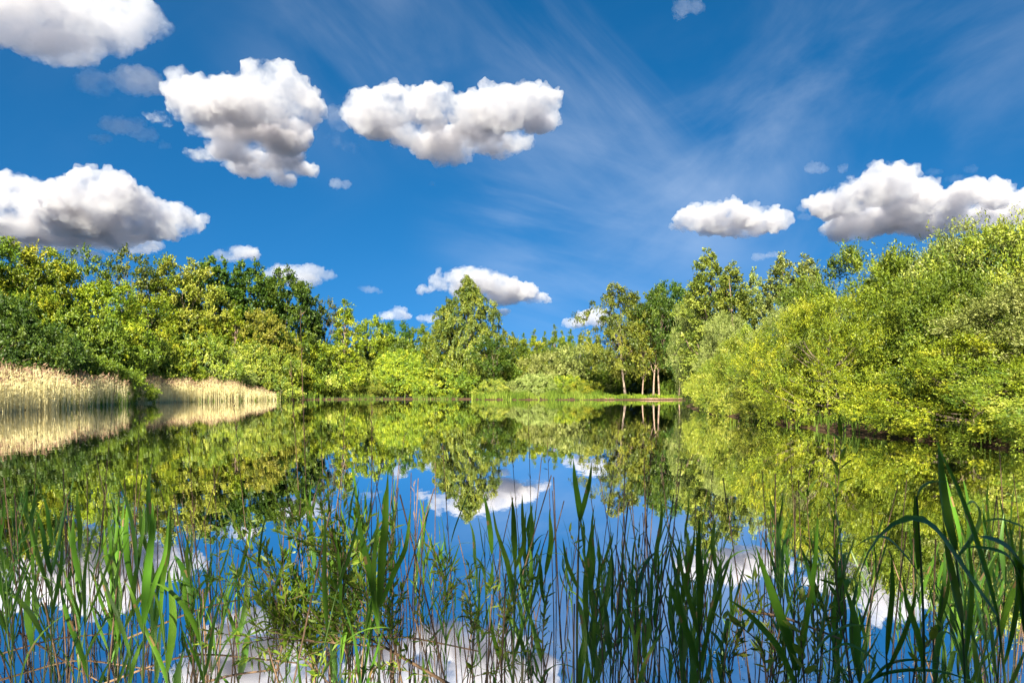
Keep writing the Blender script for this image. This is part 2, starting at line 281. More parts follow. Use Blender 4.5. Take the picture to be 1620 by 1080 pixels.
PROF = {'dome': lambda t: np.sqrt(np.clip(1-(np.clip((t-.25)/.75, 0, 1))**2, 0, 1))*np.where(t < .25, .88+.48*t, 1),
        'round': lambda t: np.sqrt(np.clip(1-((t-.52)/.5)**2, 0, 1)),
        'cone': lambda t: np.clip((1-t)**.8*1.05, 0, 1)*np.clip(t*5+.35, 0, 1),
        'birch': lambda t: np.interp(t, [0, .12, .3, .5, .7, .85, 1], [.5, .85, 1, .92, .68, .42, .10]),
        'spire': lambda t: np.interp(t, [0, .1, .35, .7, .9, 1], [.35, .75, 1, .85, .5, .12]),
        'pole': lambda t: np.interp(t, [0, .1, .4, .75, .92, 1], [.4, .8, 1, .85, .5, .15]),
        'flat': lambda t: np.sqrt(np.clip(1-((t-.45)/.56)**2, 0, 1))}
def crown(prof, H, base, Rd, ncl, ntw, nlf, lf, seed, rc=.2, droop=0., up=.35, hollow=.5, gap=0., lumps=6, lean=0.):
    """leaf clumps on twigs spread through the crown volume; returns vertices, faces, per-leaf tone and clump centres"""
    r = np.random.default_rng(seed); t = r.random(ncl*3); 
    f = PROF[prof](t); keep = r.random(len(t)) < np.clip(f+.12, 0, 1); t = t[keep][:ncl]; f = f[keep][:ncl]; n = len(t)
    a = r.random(n)*2*np.pi; rr = np.sqrt(hollow**2+(1-hollow**2)*r.random(n))
    lump = 1+.18*np.sin(a*2+seed)+.15*np.sin(a*3+t*lumps+seed*2.)+.18*np.sin(t*lumps*1.9+seed+a*2)
    rad = Rd*np.maximum(f*lump, .05)*rr
    c = np.stack([np.cos(a)*rad, np.sin(a)*rad, base+t*(H-base)*(.96+.05*np.sin(a*3+seed))], 1)
    if gap: c = c[(np.sin(c[:, 0]*1.3+seed)*np.sin(c[:, 2]*1.1+seed*2)+np.sin(c[:, 1]*1.2)) < 1.2-gap]; n = len(c)
    crad = Rd*rc*r.uniform(.6, 1.35, n)
    ctr = np.array([0, 0, base+(H-base)*.35]); outd = unit(c-ctr)
    ci = np.repeat(np.arange(n), ntw); m_ = len(ci)
    d = unit(r.normal(size=(m_, 3))*.65+outd[ci]*.9+np.array([0, 0, up]))
    s = c[ci]+r.normal(size=(m_, 3))*crad[ci, None]*.22; L = crad[ci]*r.uniform(.6, 1.25, m_)
    ti = np.repeat(np.arange(m_), nlf); q = len(ti); u = r.uniform(.1, 1, q)**.6
    p = s[ti]+d[ti]*(L[ti]*u)[:, None]; p[:, 2] -= droop*L[ti]*u*u
    p += r.normal(size=p.shape)*lf[0]*.3
    ax = unit(d[ti]+r.normal(size=(q, 3))*.75-np.array([0, 0, droop*1.2])); nm = unit(r.normal(size=(q, 3))*.55+d[ti]*.55+outd[ci][ti]*.45+np.array([0, 0, .35]))
    ll = lf[0]*r.uniform(.65, 1.3, q); V, Fc = leafquads(p, ax, nm, ll, ll*lf[1], .12)
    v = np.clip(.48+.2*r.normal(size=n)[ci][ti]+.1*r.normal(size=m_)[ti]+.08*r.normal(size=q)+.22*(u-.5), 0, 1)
    if lean: V[:, 0] += lean*V[:, 2]
    return V, Fc, v, c
def skeleton(H, c, seed, r0, nl=12, bend=.03, top=.86, lean=0., start=.25, minb=0):
    r = np.random.default_rng(seed); t = np.linspace(0, 1, 9); z = t*H*top
    ph = r.random(2)*6; tr = np.stack([H*bend*np.sin(t*4+ph[0])*t+lean*z, H*bend*np.sin(t*3.3+ph[1])*t, z-.3], 1)
    L = [tube(tr, r0*(1-t*.86)*(1+.6*np.exp(-t*14)), 8)]
    idx = r.permutation(len(c))[:nl]
    for i in idx:
        e = c[i]; zt = max(minb, min(e[2]*.62+r.uniform(-.05, .05)*H, H*top*.9)) if e[2] > 0 else .3; zt = max(zt, H*start*.4)
        s = np.array([np.interp(zt, z, tr[:, k]) for k in range(3)]); s[2] = zt-.3
        k = np.linspace(0, 1, 6)[:, None]; pth = s+(e-s)*k; pth[:, 2] += (np.sin(k*np.pi)*-.06*np.linalg.norm(e-s))[:, 0]; pth += r.normal(size=pth.shape)*.02*H*k*(1-k)*2
        rs = r0*(1-zt/H*.86)*.5; L.append(tube(pth, rs*(1-np.linspace(0, 1, 6)*.85), 5))
    return joinVF(L)
PROTO = {}
def proto(key, H, Rd, m, bark, prof, base=.3, r0=None, nl=12, top=.86, lean=0., bend=.03, **k):
    seed = k['seed']; V, Fc, v, c = crown(prof, H, base, Rd, lean=lean, **k)
    if lean: c = c+np.stack([lean*c[:, 2], 0*c[:, 2], 0*c[:, 2]], 1)
    tv, tf = skeleton(H, c, seed, r0 or H*.014, nl, bend, top, lean)
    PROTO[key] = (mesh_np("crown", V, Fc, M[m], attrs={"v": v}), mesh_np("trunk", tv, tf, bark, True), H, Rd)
def recolour(key, src, m):
    a, t, H, Rd = PROTO[src]; a = a.copy(); a.materials[0] = M[m]; PROTO[key] = (a, t, H, Rd)
near_leaf = (.145, .36)
proto('willow_a', 8, 5, 'willow', BARK, 'dome', base=.25, ncl=460, ntw=18, nlf=14, lf=near_leaf, seed=3, rc=.17, gap=.35, up=.5, nl=40, r0=.12, top=.8, hollow=.62)
proto('willow_b', 8, 5, 'lime', BARK, 'dome', base=.25, ncl=460, ntw=18, nlf=14, lf=(.155, .42), seed=8, rc=.165, gap=.35, up=.5, nl=40, r0=.12, top=.8, hollow=.62)
proto('willow_c', 8, 4, 'grey', BARK, 'round', base=.3, ncl=360, ntw=15, nlf=13, lf=near_leaf, seed=12, rc=.18, up=.7, nl=50, r0=.12, top=.85, hollow=.5)
recolour('willow_d', 'willow_a', 'lime')
recolour('willow_e', 'willow_b', 'willow'); recolour('willow_g', 'willow_b', 'green'); recolour('willow_h', 'willow_a', 'green')
proto('shrub_a', 7, 6, 'lime', BARK, 'dome', base=.1, ncl=300, ntw=12, nlf=13, lf=(.23, .6), seed=21, rc=.13, nl=14, hollow=.7)
proto('shrub_b', 7, 6, 'willow', BARK, 'dome', base=.1, ncl=300, ntw=12, nlf=13, lf=(.22, .5), seed=25, rc=.13, nl=14, hollow=.7)
proto('mound_a', 7, 6, 'lime', BARK, 'dome', base=.05, ncl=620, ntw=10, nlf=10, lf=(.21, .55), seed=28, rc=.10, nl=14, hollow=.82, up=.5)
recolour('mound_b', 'mound_a', 'willow')
recolour('shrub_c', 'shrub_a', 'green'); recolour('shrub_d', 'shrub_b', 'oak'); recolour('shrub_g', 'shrub_a', 'grey')  # shaded bushes get oak-dark leaves: their shade is painted into the colour
proto('broad_a', 15, 5.5, 'lime', BARK, 'round', base=1.0, ncl=250, ntw=12, nlf=13, lf=(.25, .7), seed=31, rc=.17, nl=16, hollow=.5)
proto('broad_b', 15, 5.5, 'green', BARK, 'round', base=1.2, ncl=250, ntw=12, nlf=13, lf=(.25, .7), seed=36, rc=.18, nl=16, hollow=.5)
recolour('broad_c', 'broad_a', 'oak'); recolour('broad_d', 'broad_b', 'rust'); recolour('broad_e', 'broad_b', 'lime'); recolour('broad_f', 'broad_b', 'oak'); recolour('broad_g', 'broad_a', 'grey')
proto('oak_a', 15, 6.2, 'oak', BARK, 'dome', base=.8, ncl=330, ntw=9, nlf=13, lf=(.30, .75), seed=39, rc=.14, nl=16, hollow=.6)
proto('open_a', 17, 5, 'green', BARK, 'round', base=3, ncl=105, ntw=9, nlf=13, lf=(.26, .7), seed=41, rc=.20, nl=45, hollow=.35, gap=.25, r0=.22)
recolour('open_b', 'open_a', 'birch')
proto('weep_a', 24, 7.3, 'birch', WHITEBARK, 'birch', base=2.2, ncl=620, ntw=8, nlf=13, lf=(.34, .6), seed=52, rc=.12, droop=1.5, up=-.2, nl=30, lumps=9, hollow=.35, top=.97, r0=.24)
proto('weep_b', 19, 4.4, 'birch', WHITEBARK, 'spire', base=4.4, ncl=250, ntw=8, nlf=15, lf=(.25, .55), seed=57, rc=.18, droop=1.5, up=-.2, nl=34, hollow=.3, gap=.05, top=.95, r0=.13, lean=-.07, bend=.025)
proto('poplar_a', 16, 2.6, 'olive', TAN, 'pole', base=1.0, ncl=230, ntw=9, nlf=13, lf=(.22, .7), seed=61, rc=.3, up=.5, nl=34, hollow=.4, gap=.0, top=.96, r0=.2)
recolour('poplar_b', 'poplar_a', 'grey')
proto('conic_a', 13, 3.0, 'lime', TAN, 'cone', base=.6, ncl=190, ntw=8, nlf=12, lf=(.24, .45), seed=66, rc=.17, up=.4, nl=20, hollow=.3, top=.99, bend=.005)
recolour('conic_b', 'conic_a', 'green')
proto('small_a', 9, 2.6, 'birch', TAN, 'round', base=3.6, ncl=60, ntw=8, nlf=13, lf=(.22, .6), seed=71, rc=.3, nl=20, hollow=.2, r0=.11, bend=.05, top=.8)
recolour('small_b', 'small_a', 'rust'); recolour('small_g', 'small_a', 'oak')
def inland(px, Y, tree=0):
    """left of the middle, bushes and trees stand back behind the reed beds"""
    return Y+float(np.interp(px, [-50, 60, 120, 160, 200, 480, 560, 720], [9, 11, 11, 9, 18, 14, 8, 4]))*(px < 720)+tree*float(np.interp(px, [0, 120, 450, 560], [3, 12, 10, 0]))
def plant(key, px, Y, top, hw, label, cat="tree", name=None, group=None, rz=None, base=None, hwy=None, x=None, fat=1.0, slim=False):
    """stand a plant on the ground: px/top/hw are read off the photograph and turned into metres at distance Y"""
    cm, tm, H, Rd = PROTO[key]; Y = inland(px, Y, cat == 'tree') if x is None else Y; X = (px-CX)/F*Y if x is None else x
    z0 = float(hgt([(X, Y)])[0]) if base is None else base
    h = EYE+(CY-top)/F*Y-z0; wd = max(hw/F*Y, Rd*h/H*(.8 if key[:6] == 'willow' else .8 if key[:5] in ('broad', 'shrub', 'open_', 'oak_a', 'mound') else 0)*(not slim)); ry = wd*fat if hwy is None else hwy
    r = link(name or "tree", None, loc=(X, Y, z0)); r.scale = (wd/Rd, min(ry, 2.2*wd)/Rd, h/H)
    rz = (hash_(px, Y) if rz is None else rz)
    rp = link("trunk", tm, r); c = link("crown" if cat == "tree" else "foliage", cm, r)
    # turn the parts, not the scaled root, so uneven scales stay aligned to the picture
    for q in (rp, c): q.rotation_euler = (0, 0, rz)
    return tag(r, label, cat, group)
def hash_(a, b): return (math.sin(a*12.9898+b*78.233)*43758.5453) % 6.283
# ------------------------------------------------------------------ left bank trees
T = lambda *a, **k: plant(*a, **k)
B = lambda *a, **k: plant(*a, cat="bush", name="willow_bush" if k.pop('wil', 0) else "bush", **k)
T('broad_b', -40, 74, 385, 80, "half-seen green tree cut off by the left edge of the photo")
T('broad_e', 18, 76, 390, 52, "yellow-green rounded tree standing highest at the far left", name="tree")
T('broad_a', 70, 82, 404, 46, "yellow-green tree just right of the leftmost tall one", name="tree")
T('open_a', 128, 86, 403, 48, "open-crowned tree with sky showing through, first from the left", name="tree")
T('open_b', 205, 92, 404, 50, "open-crowned tree with wide ragged top, second from the left", name="tree")
T('open_a', 252, 98, 413, 40, "open-crowned tree third from the left, beside the bronze tree", rz=2.)
T('broad_d', 292, 102, 420, 40, "bronze-tinted tree between the open crowns and the dark oak", name="tree")
T('oak_a', 338, 112, 418, 46, "dark green oak with the leftmost of three joined domes", name="oak_tree")
T('oak_a', 395, 116, 424, 55, "dark green oak in the middle of three joined domes", name="oak_tree")
T('oak_a', 452, 118, 434, 42, "dark green oak forming the right shoulder of the oak clump", name="oak_tree", rz=1.)
T('open_b', 512, 132, 480, 36, "light open tree with pale bare trunk right of the oaks")
T('conic_a', 546, 136, 472, 38, "narrow pointed yellow-green tree right of the oaks", name="conical_tree")
T('broad_e', 588, 152, 506, 30, "small yellow-green round tree right of the pointed tree")
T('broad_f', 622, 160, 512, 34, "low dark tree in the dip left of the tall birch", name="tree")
T('broad_b', 662, 166, 519, 30, "green round tree directly left behind the tall birch")
T('broad_e', 165, 78, 452, 62, "bright lime tree in front of the open-crowned trees", rz=1.)
T('broad_a', 60, 68, 462, 50, "bright lime lower tree under the leftmost tall trees", rz=3.)
T('broad_e', 238, 88, 470, 50, "lime tree under the bronze tree at left", rz=.6)
T('broad_a', 318, 100, 500, 40, "lime tree in front of the left part of the dark oaks", rz=4.)
T('conic_a', 372, 104, 474, 34, "slender lime tree rising in front of the dark oaks", name="tree", rz=1.)
T('broad_d', 415, 108, 494, 30, "small bronze-tinted tree in front of the dark oaks", rz=2.)
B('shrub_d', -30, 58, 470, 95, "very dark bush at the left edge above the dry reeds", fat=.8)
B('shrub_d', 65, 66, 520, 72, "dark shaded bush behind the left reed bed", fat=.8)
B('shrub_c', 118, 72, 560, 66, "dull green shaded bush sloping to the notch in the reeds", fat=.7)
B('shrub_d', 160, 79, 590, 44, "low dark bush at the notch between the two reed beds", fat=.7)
B('shrub_c', 122, 78, 500, 56, "dark green bush under the lime tree at left", fat=.8, rz=1.)
B('shrub_b', 205, 90, 520, 50, "pale lime bush left of the far reed bed", fat=.8)
B('shrub_a', 258, 97, 545, 46, "rounded lime bush behind the left end of the far reed bed", fat=.8)
B('shrub_b', 308, 104, 532, 52, "pale round bush above the far reed bed", fat=.8, rz=2.)
B('shrub_g', 352, 110, 555, 40, "greyish lime bush above the middle of the far reed bed", fat=.8)
B('mound_b', 405, 116, 545, 44, "pale lime bush beneath the bronze-tinted small tree", fat=.8, rz=1.)
B('shrub_a', 452, 126, 530, 50, "tall pale lime bush above the right end of the far reed bed", fat=.8)
B('shrub_b', 505, 134, 545, 44, "pale lime bush under the light open tree", fat=.8, rz=3.)
B('mound_b', 552, 141, 560, 44, "lime bush at the foot of the pointed tree", fat=.8, rz=2.)
B('mound_b', 600, 147, 572, 40, "low pale bush left of the big lime mound", fat=.8)
B('mound_a', 640, 147, 558, 58, "big lime mound bush on the far shore, its left half", fat=.7)
B('mound_a', 706, 146, 566, 62, "big lime mound bush on the far shore, its right half", fat=.7, rz=3.)
B('shrub_c', 620, 155, 540, 50, "dark green bush behind the big lime mound", fat=.8)
for i_, (px_, Y_, tp_, hw_, lb_) in enumerate([(480, 138, 590, 36, "low lime shore bush under the right end of the far reeds"), (535, 142, 598, 34, "low lime shore bush below the pointed tree"), (582, 145, 600, 34, "low shore bush just left of the big lime mound")]):
    B('mound_b', px_, Y_-3, tp_, hw_, lb_, fat=.7, rz=i_*1.)
# ------------------------------------------------------------------ middle of the far shore
T('weep_a', 740, 150, 435, 58, "tall broad birch with hanging twigs at the middle of the far shore", name="birch_tree", rz=.4)
T('broad_e', 700, 152, 512, 34, "short yellow-green tree tucked against the left of the tall birch", rz=3.)
T('small_g', 778, 145, 540, 36, "small dark-shaded tree right under the tall birch by the water", name="tree")
B('shrub_c', 765, 148, 560, 34, "green bush at the foot of the tall birch")
FR = "row of young trees far behind the middle shore"
for i_, (px_, tp_) in enumerate([(796, 518), (812, 524), (829, 526), (845, 520), (861, 523), (877, 512), (890, 522), (903, 520), (918, 526), (931, 523), (946, 530)]):
    T('conic_b' if i_ % 3 else 'conic_a', px_, 196+(i_*7) % 9, tp_, 13+(i_*5) % 4, ("leftmost", "second", "third", "fourth", "fifth", "sixth", "seventh", "eighth", "ninth", "tenth", "rightmost")[i_]+" young tree from the left in the row behind the middle shore", name="young_tree", group=FR, rz=i_*1.3)
B('broad_b', 806, 172, 536, 30, "green bush right of the tall birch, behind the others")
B('broad_e', 842, 176, 540, 30, "yellow-green tall bush below the row of young trees")
B('broad_b', 884, 174, 538, 32, "green tall bush below the row of young trees", rz=2.)
B('shrub_b', 820, 158, 566, 34, "pale bush between the tall birch and the hawthorn")
B('shrub_g', 862, 154, 562, 42, "pale flowering hawthorn bush above the sedge", rz=1.)
B('shrub_g', 915, 152, 550, 38, "brownish-cream hawthorn bush left of the drooping birch", rz=3.)
B('shrub_c', 950, 152, 560, 34, "dark bush just behind the drooping birch trunk")
B('shrub_g', 845, 141, 594, 38, "low greyish bush over the sedge on the middle shore", fat=.6, rz=2.)
B('shrub_a', 892, 143, 596, 34, "low lime bush on the middle shore by the dark hollow", fat=.6, rz=2.)
B('shrub_g', 808, 142, 604, 26, "lowest grey-green bush at the left end of the sedge", fat=.6)
B('shrub_b', 780, 141, 600, 28, "small pale bush at the water's edge under the tall birch", fat=.6, rz=1.)
B('shrub_a', 925, 141, 602, 26, "small lime bush at the water left of the drooping birch", fat=.6, rz=4.)
B('shrub_c', 868, 141, 604, 22, "little green bush low in the middle of the sedge", fat=.6, rz=5.)
# ------------------------------------------------------------------ grove of bare trunks
T('weep_b', 990, 138, 446, 58, "drooping birch with a leaning white trunk, left of the grove", name="birch_tree", rz=0.)
T('small_b', 1016, 137, 510, 28, "small tree with a curved pale trunk and yellowish top beside the drooping birch", name="tree", rz=1.1)
T('broad_f', 1062, 150, 452, 34, "dark pointed tree behind the paired trunks", name="tree")
T('broad_b', 1026, 148, 470, 36, "green tree behind the curved pale trunk")
T('small_g', 1034, 136, 472, 34, "tree with the left one of the paired straight trunks", name="tree", rz=2.)
T('small_g', 1043, 137.5, 466, 34, "tree with the right one of the paired straight trunks", name="tree", rz=4.)
T('small_g', 1074, 134, 530, 24, "small dark tree with a forked whitish trunk near the right bank", rz=.3)
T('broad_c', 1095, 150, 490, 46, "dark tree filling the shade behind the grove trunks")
B('shrub_d', 1018, 158, 560, 30, "dark bush closing the gap behind the curved pale trunk"); B('shrub_d', 1085, 154, 540, 30, "dark bush closing the gap beside the right bank"); B('shrub_d', 985, 156, 566, 40, "dark bush in the shade behind the grove trunks"); B('shrub_d', 1050, 156, 562, 44, "black-green bush in deep shade behind the paired trunks")  # dark leaves stand in for the black shade between the trunks
B('shrub_c', 1056, 139, 604, 15, "little round bush on the turf right of the paired trunks"); B('shrub_a', 1090, 139, 598, 24, "small lime bush where the turf meets the right bank")
# ------------------------------------------------------------------ right bank
T('willow_c', 1098, 100, 476, 34, slim=True, label= "pale grey-green tree between the grove and the tall poplars", name="tree")
T('poplar_a', 1120, 92, 408, 38, "leftmost of the three tall poplars on the right bank", name="poplar_tree")
T('poplar_a', 1158, 88, 428, 36, "middle one of the three tall poplars, a little lower", name="poplar_tree", rz=2.)
T('poplar_b', 1192, 92, 436, 20, "slim thin-leaved tree between the middle and the right poplar", name="tree", rz=1.)
T('poplar_b', 1236, 84, 414, 38, "tall twin-topped poplar, its left top", name="poplar_tree", rz=3.)
T('poplar_b', 1275, 82, 417, 38, "tall twin-topped poplar, its right top", name="poplar_tree", rz=5.)
T('willow_c', 1146, 80, 502, 38, slim=True, label= "pale willow under the leftmost poplar", name="willow_tree", rz=1.)
T('willow_e', 1192, 70, 520, 42, slim=True, label= "lime willow under the middle poplar", name="willow_tree", rz=1.)
T('willow_c', 1240, 64, 498, 48, "pale greyish willow under the twin-topped poplar", name="willow_tree", rz=3.)
B('willow_e', 1124, 62, 572, 38, slim=True, label= "yellow-lime willow bush overhanging the far end of the right bank", wil=1, x=18.6, base=.0)
B('willow_a', 1166, 52, 562, 62, slim=True, label= "pale lime willow bush leaning over the water left of the dark hollow", wil=1, x=17.1, base=.0)
B('willow_e', 1205, 44, 540, 60, "lime willow bush right above the dark hollow", wil=1, x=14.6, base=-.1, rz=2.)
B('willow_c', 1290, 44, 470, 56, "pale willow bush rising left of the large right willows", wil=1, rz=4.)
T('willow_g', 1372, 36, 405, 74, "large green willow, the leftmost big crown on the right bank", name="willow_tree", rz=1.)
T('willow_d', 1455, 35, 396, 74, "large lime willow in the middle of the right bank skyline", name="willow_tree", rz=2.)
T('willow_c', 1535, 33, 374, 80, "large pale willow second from the right edge", name="willow_tree", rz=3.)
T('willow_a', 1625, 31, 346, 95, "tallest willow at the right edge of the photo", name="willow_tree", rz=4.)
B('willow_e', 1262, 36, 552, 74, "lime willow bush right of the dark hollow", wil=1, rz=1., x=14.1, base=-.1)
B('willow_d', 1330, 30, 470, 92, "dense bright bush at the left front of the big willows", wil=1, rz=3., x=13.9, base=-.1)
B('willow_a', 1420, 26.5, 500, 115, "wide lime bush at the middle front of the big willows", wil=1, rz=0., x=17.1, base=.05)
B('willow_g', 1500, 27, 440, 110, "high lime bush backing the wide front bush on the right", wil=1, rz=5., x=17)
B('willow_b', 1530, 22, 540, 150, "low bright bush at the right front trailing its leaves in the water", wil=1, rz=1.7, x=14.9, base=-.1)
B('willow_c', 1600, 23, 455, 150, "pale twiggy willow bush at the right edge", wil=1, rz=2.6, x=18)
B('willow_a', 1680, 18, 560, 170, "bush cut off by the right edge just above the water", wil=1, rz=3.7, x=15.8, base=-.1)
# ------------------------------------------------------------------ shore growth (nobody could count these)
def flatmat(name, stops, trans=.3, rough=.7):
    return leafmat(name, stops, trans=trans, rough=rough, spec=.2, hue=.0)
M['straw'] = flatmat("dry_reed_straw", [(0, (.24, .20, .08)), (.4, (.60, .52, .25)), (1, (.86, .78, .46))], .15)
M['plume'] = flatmat("dry_plume", [(0, (.16, .10, .06)), (1, (.38, .24, .16))], .2)
M['grass'] = flatmat("shore_grass", [(0, (.04, .08, .008)), (.5, (.12, .19, .015)), (1, (.25, .29, .05))], .35)
M['turf'] = flatmat("sun_painted_turf", [(0, (.10, .18, .01)), (.5, (.22, .32, .02)), (1, (.34, .40, .04))], .35)  # lighter green paints in sunlight; tree crowns really shade this grass
M['newreed'] = flatmat("new_reed_green", [(0, (.05, .10, .01)), (1, (.18, .26, .03))], .35)
def along(poly, n, depth, r, off=0.):
    p = np.array(poly, float); seg = np.hypot(*(p[1:]-p[:-1]).T); cs = np.r_[0, np.cumsum(seg)]; s = r.random(n)*cs[-1]
    i = np.clip(np.searchsorted(cs, s)-1, 0, len(seg)-1); t = (s-cs[i])/seg[i]; q = p[i]+(p[i+1]-p[i])*t[:, None]
    d = unit(p[i+1]-p[i]); nrm = np.stack([-d[:, 1], d[:, 0]], 1)
    return q+nrm*(off+depth*r.random(n))[:, None], s/cs[-1]
def blades(P, h, wd, r, lean=.08, curve=.1, seg=2):
    """tapered blades standing on points P (n,2)"""
    n = len(P); z = np.maximum(hgt(P), -.25); a = r.random(n)*2*np.pi; sd = np.stack([np.cos(a), np.sin(a), 0*a], 1)
    b = r.random(n)*2*np.pi; ln = np.stack([np.cos(b), np.sin(b), 0*b], 1)*(h*r.normal(size=n)*lean)[:, None]
    base = np.column_stack([P, z]); top = base+ln+np.column_stack([0*z, 0*z, h]); mid = (base+top)/2-ln*curve; wd = wd[:, None]
    V = np.stack([base-sd*wd*.5, base+sd*wd*.5, mid+sd*wd*.45, mid-sd*wd*.45, top+sd*wd*.12, top-sd*wd*.12], 1).reshape(-1, 3)
    i = np.arange(n)[:, None]*6; Fc = np.concatenate([i+np.array([[0, 1, 2, 3]]), i+np.array([[3, 2, 4, 5]])], 1).reshape(-1, 4)
    return V, Fc, top
def reedbed(poly, n, depth, off, hh, seed, label, tl=.0):
    r = np.random.default_rng(seed); P, s = along(poly, n, depth, r, off)
    pat = .5+.25*np.sin(s*37+seed)+.25*np.sin(s*91+seed*2); s_ = np.clip((s-.72)/.28, 0, 1)*tl; kp = r.random(n) < (.35+.85*pat)*(1-.9*s_); P = P[kp]; s_ = s_[kp]; n = len(P)
    h = hh*(1-.45*s_)*(1+.07*np.sin(P[:, 0]*1.3+P[:, 1]*.7)+.06*np.sin(P[:, 1]*1.9+1)+.05*np.sin(P[:, 1]*.45))*np.clip(r.normal(.93, .11, n), .4, 1.15)
    V, Fc, top = blades(P, h, r.uniform(.02, .05, n), r, .08); tone = np.clip(r.normal(.6, .22, n), 0, 1)
    L = [(V, Fc)]; tn = [np.repeat(tone, 2)]; mi = [np.zeros(len(Fc))]
    # last year's leaves hanging on the canes
    k = np.repeat(np.arange(n), 3); base = np.column_stack([P, np.maximum(hgt(P), 0)])[k]; u = r.uniform(.25, .95, len(k))
    p = base+(top[k]-base)*u[:, None]; ax = unit(np.column_stack([r.normal(size=(len(k), 2)), r.uniform(-.2, 1.2, len(k))])); l = r.uniform(.25, .55, len(k))
    v2, f2 = leafquads(p, ax, r.normal(size=p.shape), l, l*.09); L.append((v2, f2)); tn.append(np.clip(r.normal(.6, .2, len(k)), 0, 1)); mi.append(np.zeros(len(f2)))
    k = np.nonzero(r.random(n) < .5)[0]; ax = unit(np.column_stack([r.normal(size=(len(k), 2))*.5+[.5, 0], np.full(len(k), .8)])); l = r.uniform(.2, .42, len(k))
    v3, f3 = leafquads(top[k]-[0, 0, .05], ax, r.normal(size=ax.shape), l, l*.35); L.append((v3, f3)); tn.append(r.random(len(k))); mi.append(np.ones(len(f3)))
    V, Fc = joinVF(L)
    tag(link("dry_reed_bed", mesh_np("dry_reed_bed", V, Fc, [M['straw'], M['plume']], attrs={"v": np.concatenate(tn)}, mi=np.concatenate(mi))), label, "reeds", kind="stuff")
bedA = [(-36.5, 30), (-38.2, 46), (-40.3, 56), (-45.3, 72), (-47, 78)]; bedB = [(-48, 82), (-50, 88), (-52, 96), (-49, 110), (-43.5, 127)]
reedbed(bedA, 12000, 5, -1.6, 2.95, 4, "tall dry straw-coloured reeds along the near left shore")
reedbed(bedB, 13500, 5, -1.2, 2.9, 5, "dry straw-coloured reeds lining the far left shore past the notch", 1.)
def bladebed(name, poly, n, depth, off, hlo, hhi, wd, m, seed, label, cat):
    r = np.random.default_rng(seed); P, s = along(poly, n, depth, r, off); kp = r.random(n) < .62+.35*np.sin(s*29+seed)+.35*np.sin(s*71+P[:, 1]); P = P[kp]; s = s[kp]; n = len(P); h = r.uniform(hlo, hhi, n)*(1+.3*np.sin(s*40+seed))
    V, Fc, top = blades(P, h, r.uniform(wd*.6, wd*1.4, n), r, .22, .3)
    tag(link(name, mesh_np(name, V, Fc, M[m], attrs={"v": np.repeat(np.clip(r.normal(.5, .22, n)+.2*np.sin(s*23+seed), 0, 1), 2)})), label, cat, kind="stuff")
bladebed("young_reeds", [(-42, 61), (-45.3, 72), (-47.5, 80), (-50, 88)], 2600, 4, -1.6, .9, 2.0, .05, 'newreed', 6, "green new reed growth in the notch between the dry reed beds", "reeds")
bladebed("young_reeds", [(-50, 104), (-43.5, 128), (-36, 138), (-22, 143), (-9, 142)], 2200, 3, -1.0, .2, 1.2, .08, 'newreed', 7, "fringe of green shoots along the foot of the far bushes", "reeds")
bladebed("sedge", [(-8, 141), (-5, 134.5), (8, 132.5), (19, 132)], 9000, 8, -.5, .4, 1.3, .10, 'grass', 8, "bright green sedge on the middle of the far shore", "sedge")
bladebed("short_grass", [(14, 132.2), (33, 132)], 12000, 7, .2, .2, .6, .09, 'turf', 9, "short grass painted sunlit-bright around the grove trunks", "grass")
bladebed("bank_weeds", [(12, 131.6), (33, 131.3), (37, 128)], 900, 2.0, .0, .3, 1.0, .12, 'newreed', 10, "weeds on the reddish mud edge by the grove", "weeds")
bladebed("bank_weeds", [(15.2, 56), (13.6, 46), (12.6, 36), (12.0, 30), (12.2, 24), (12.9, 20), (13.6, 16)][::-1], 1500, 1.6, -1.6, .2, .8, .05, 'newreed', 12, "weeds in the shade at the foot of the right bank bushes", "weeds")
# leaf litter and old stems on the mud of the far shore
DEAD = barkmat("dead_wood", (.06, .035, .025), (.30, .17, .11), 9)
def stick(name, pts, rad, label, cat, m=DEAD, group=None, k=6):
    v, f = tube(np.array(pts, float), np.array(rad, float), k); o = link(name, mesh_np(name, v, f, m, True)); return tag(o, label, cat, group)
stick("fallen_log", [(24, 131.8, .12), (26.5, 131.5, .22), (29.6, 131.7, .18), (33, 132, .3)], [.14, .17, .15, .08], "long reddish log at the water's edge below the grove", "log")
stick("fallen_log", [(17, 132.2, .1), (18.5, 131.8, .25), (20.2, 131.9, .2)], [.1, .12, .07], "short brown log at the water's edge left of the long one", "log")
# floating specks
m, n, l, o = mat("floating_specks"); b = n.new("ShaderNodeBsdfPrincipled"); b.inputs["Base Color"].default_value = (.45, .45, .34, 1); b.inputs["Roughness"].default_value = .8; l.new(b.outputs[0], o.inputs[0])
def specks(n, fx, seed, label, lo, hi):
    r = np.random.default_rng(seed); P = fx(r, n); a = r.random(n)*6.28; s = r.uniform(lo, hi, n)[:, None]
    c = np.column_stack([P, np.full(n, .004)]); u = np.column_stack([np.cos(a), np.sin(a), 0*a]); w_ = np.column_stack([-np.sin(a), np.cos(a), 0*a])
    V = np.stack([c-u*s, c-w_*s*.5, c+u*s*.9, c+w_*s*.6], 1).reshape(-1, 3)
    tag(link("floating_flecks", mesh_np("floating_flecks", V, np.arange(n*4).reshape(-1, 4), m)), label, "pond flecks", kind="stuff")
specks(1500, lambda r, n: np.column_stack([r.normal(-14, 3.5, n), r.normal(25, 5, n)]), 1, "pale flecks of pollen drifting on the left water", .012, .03)
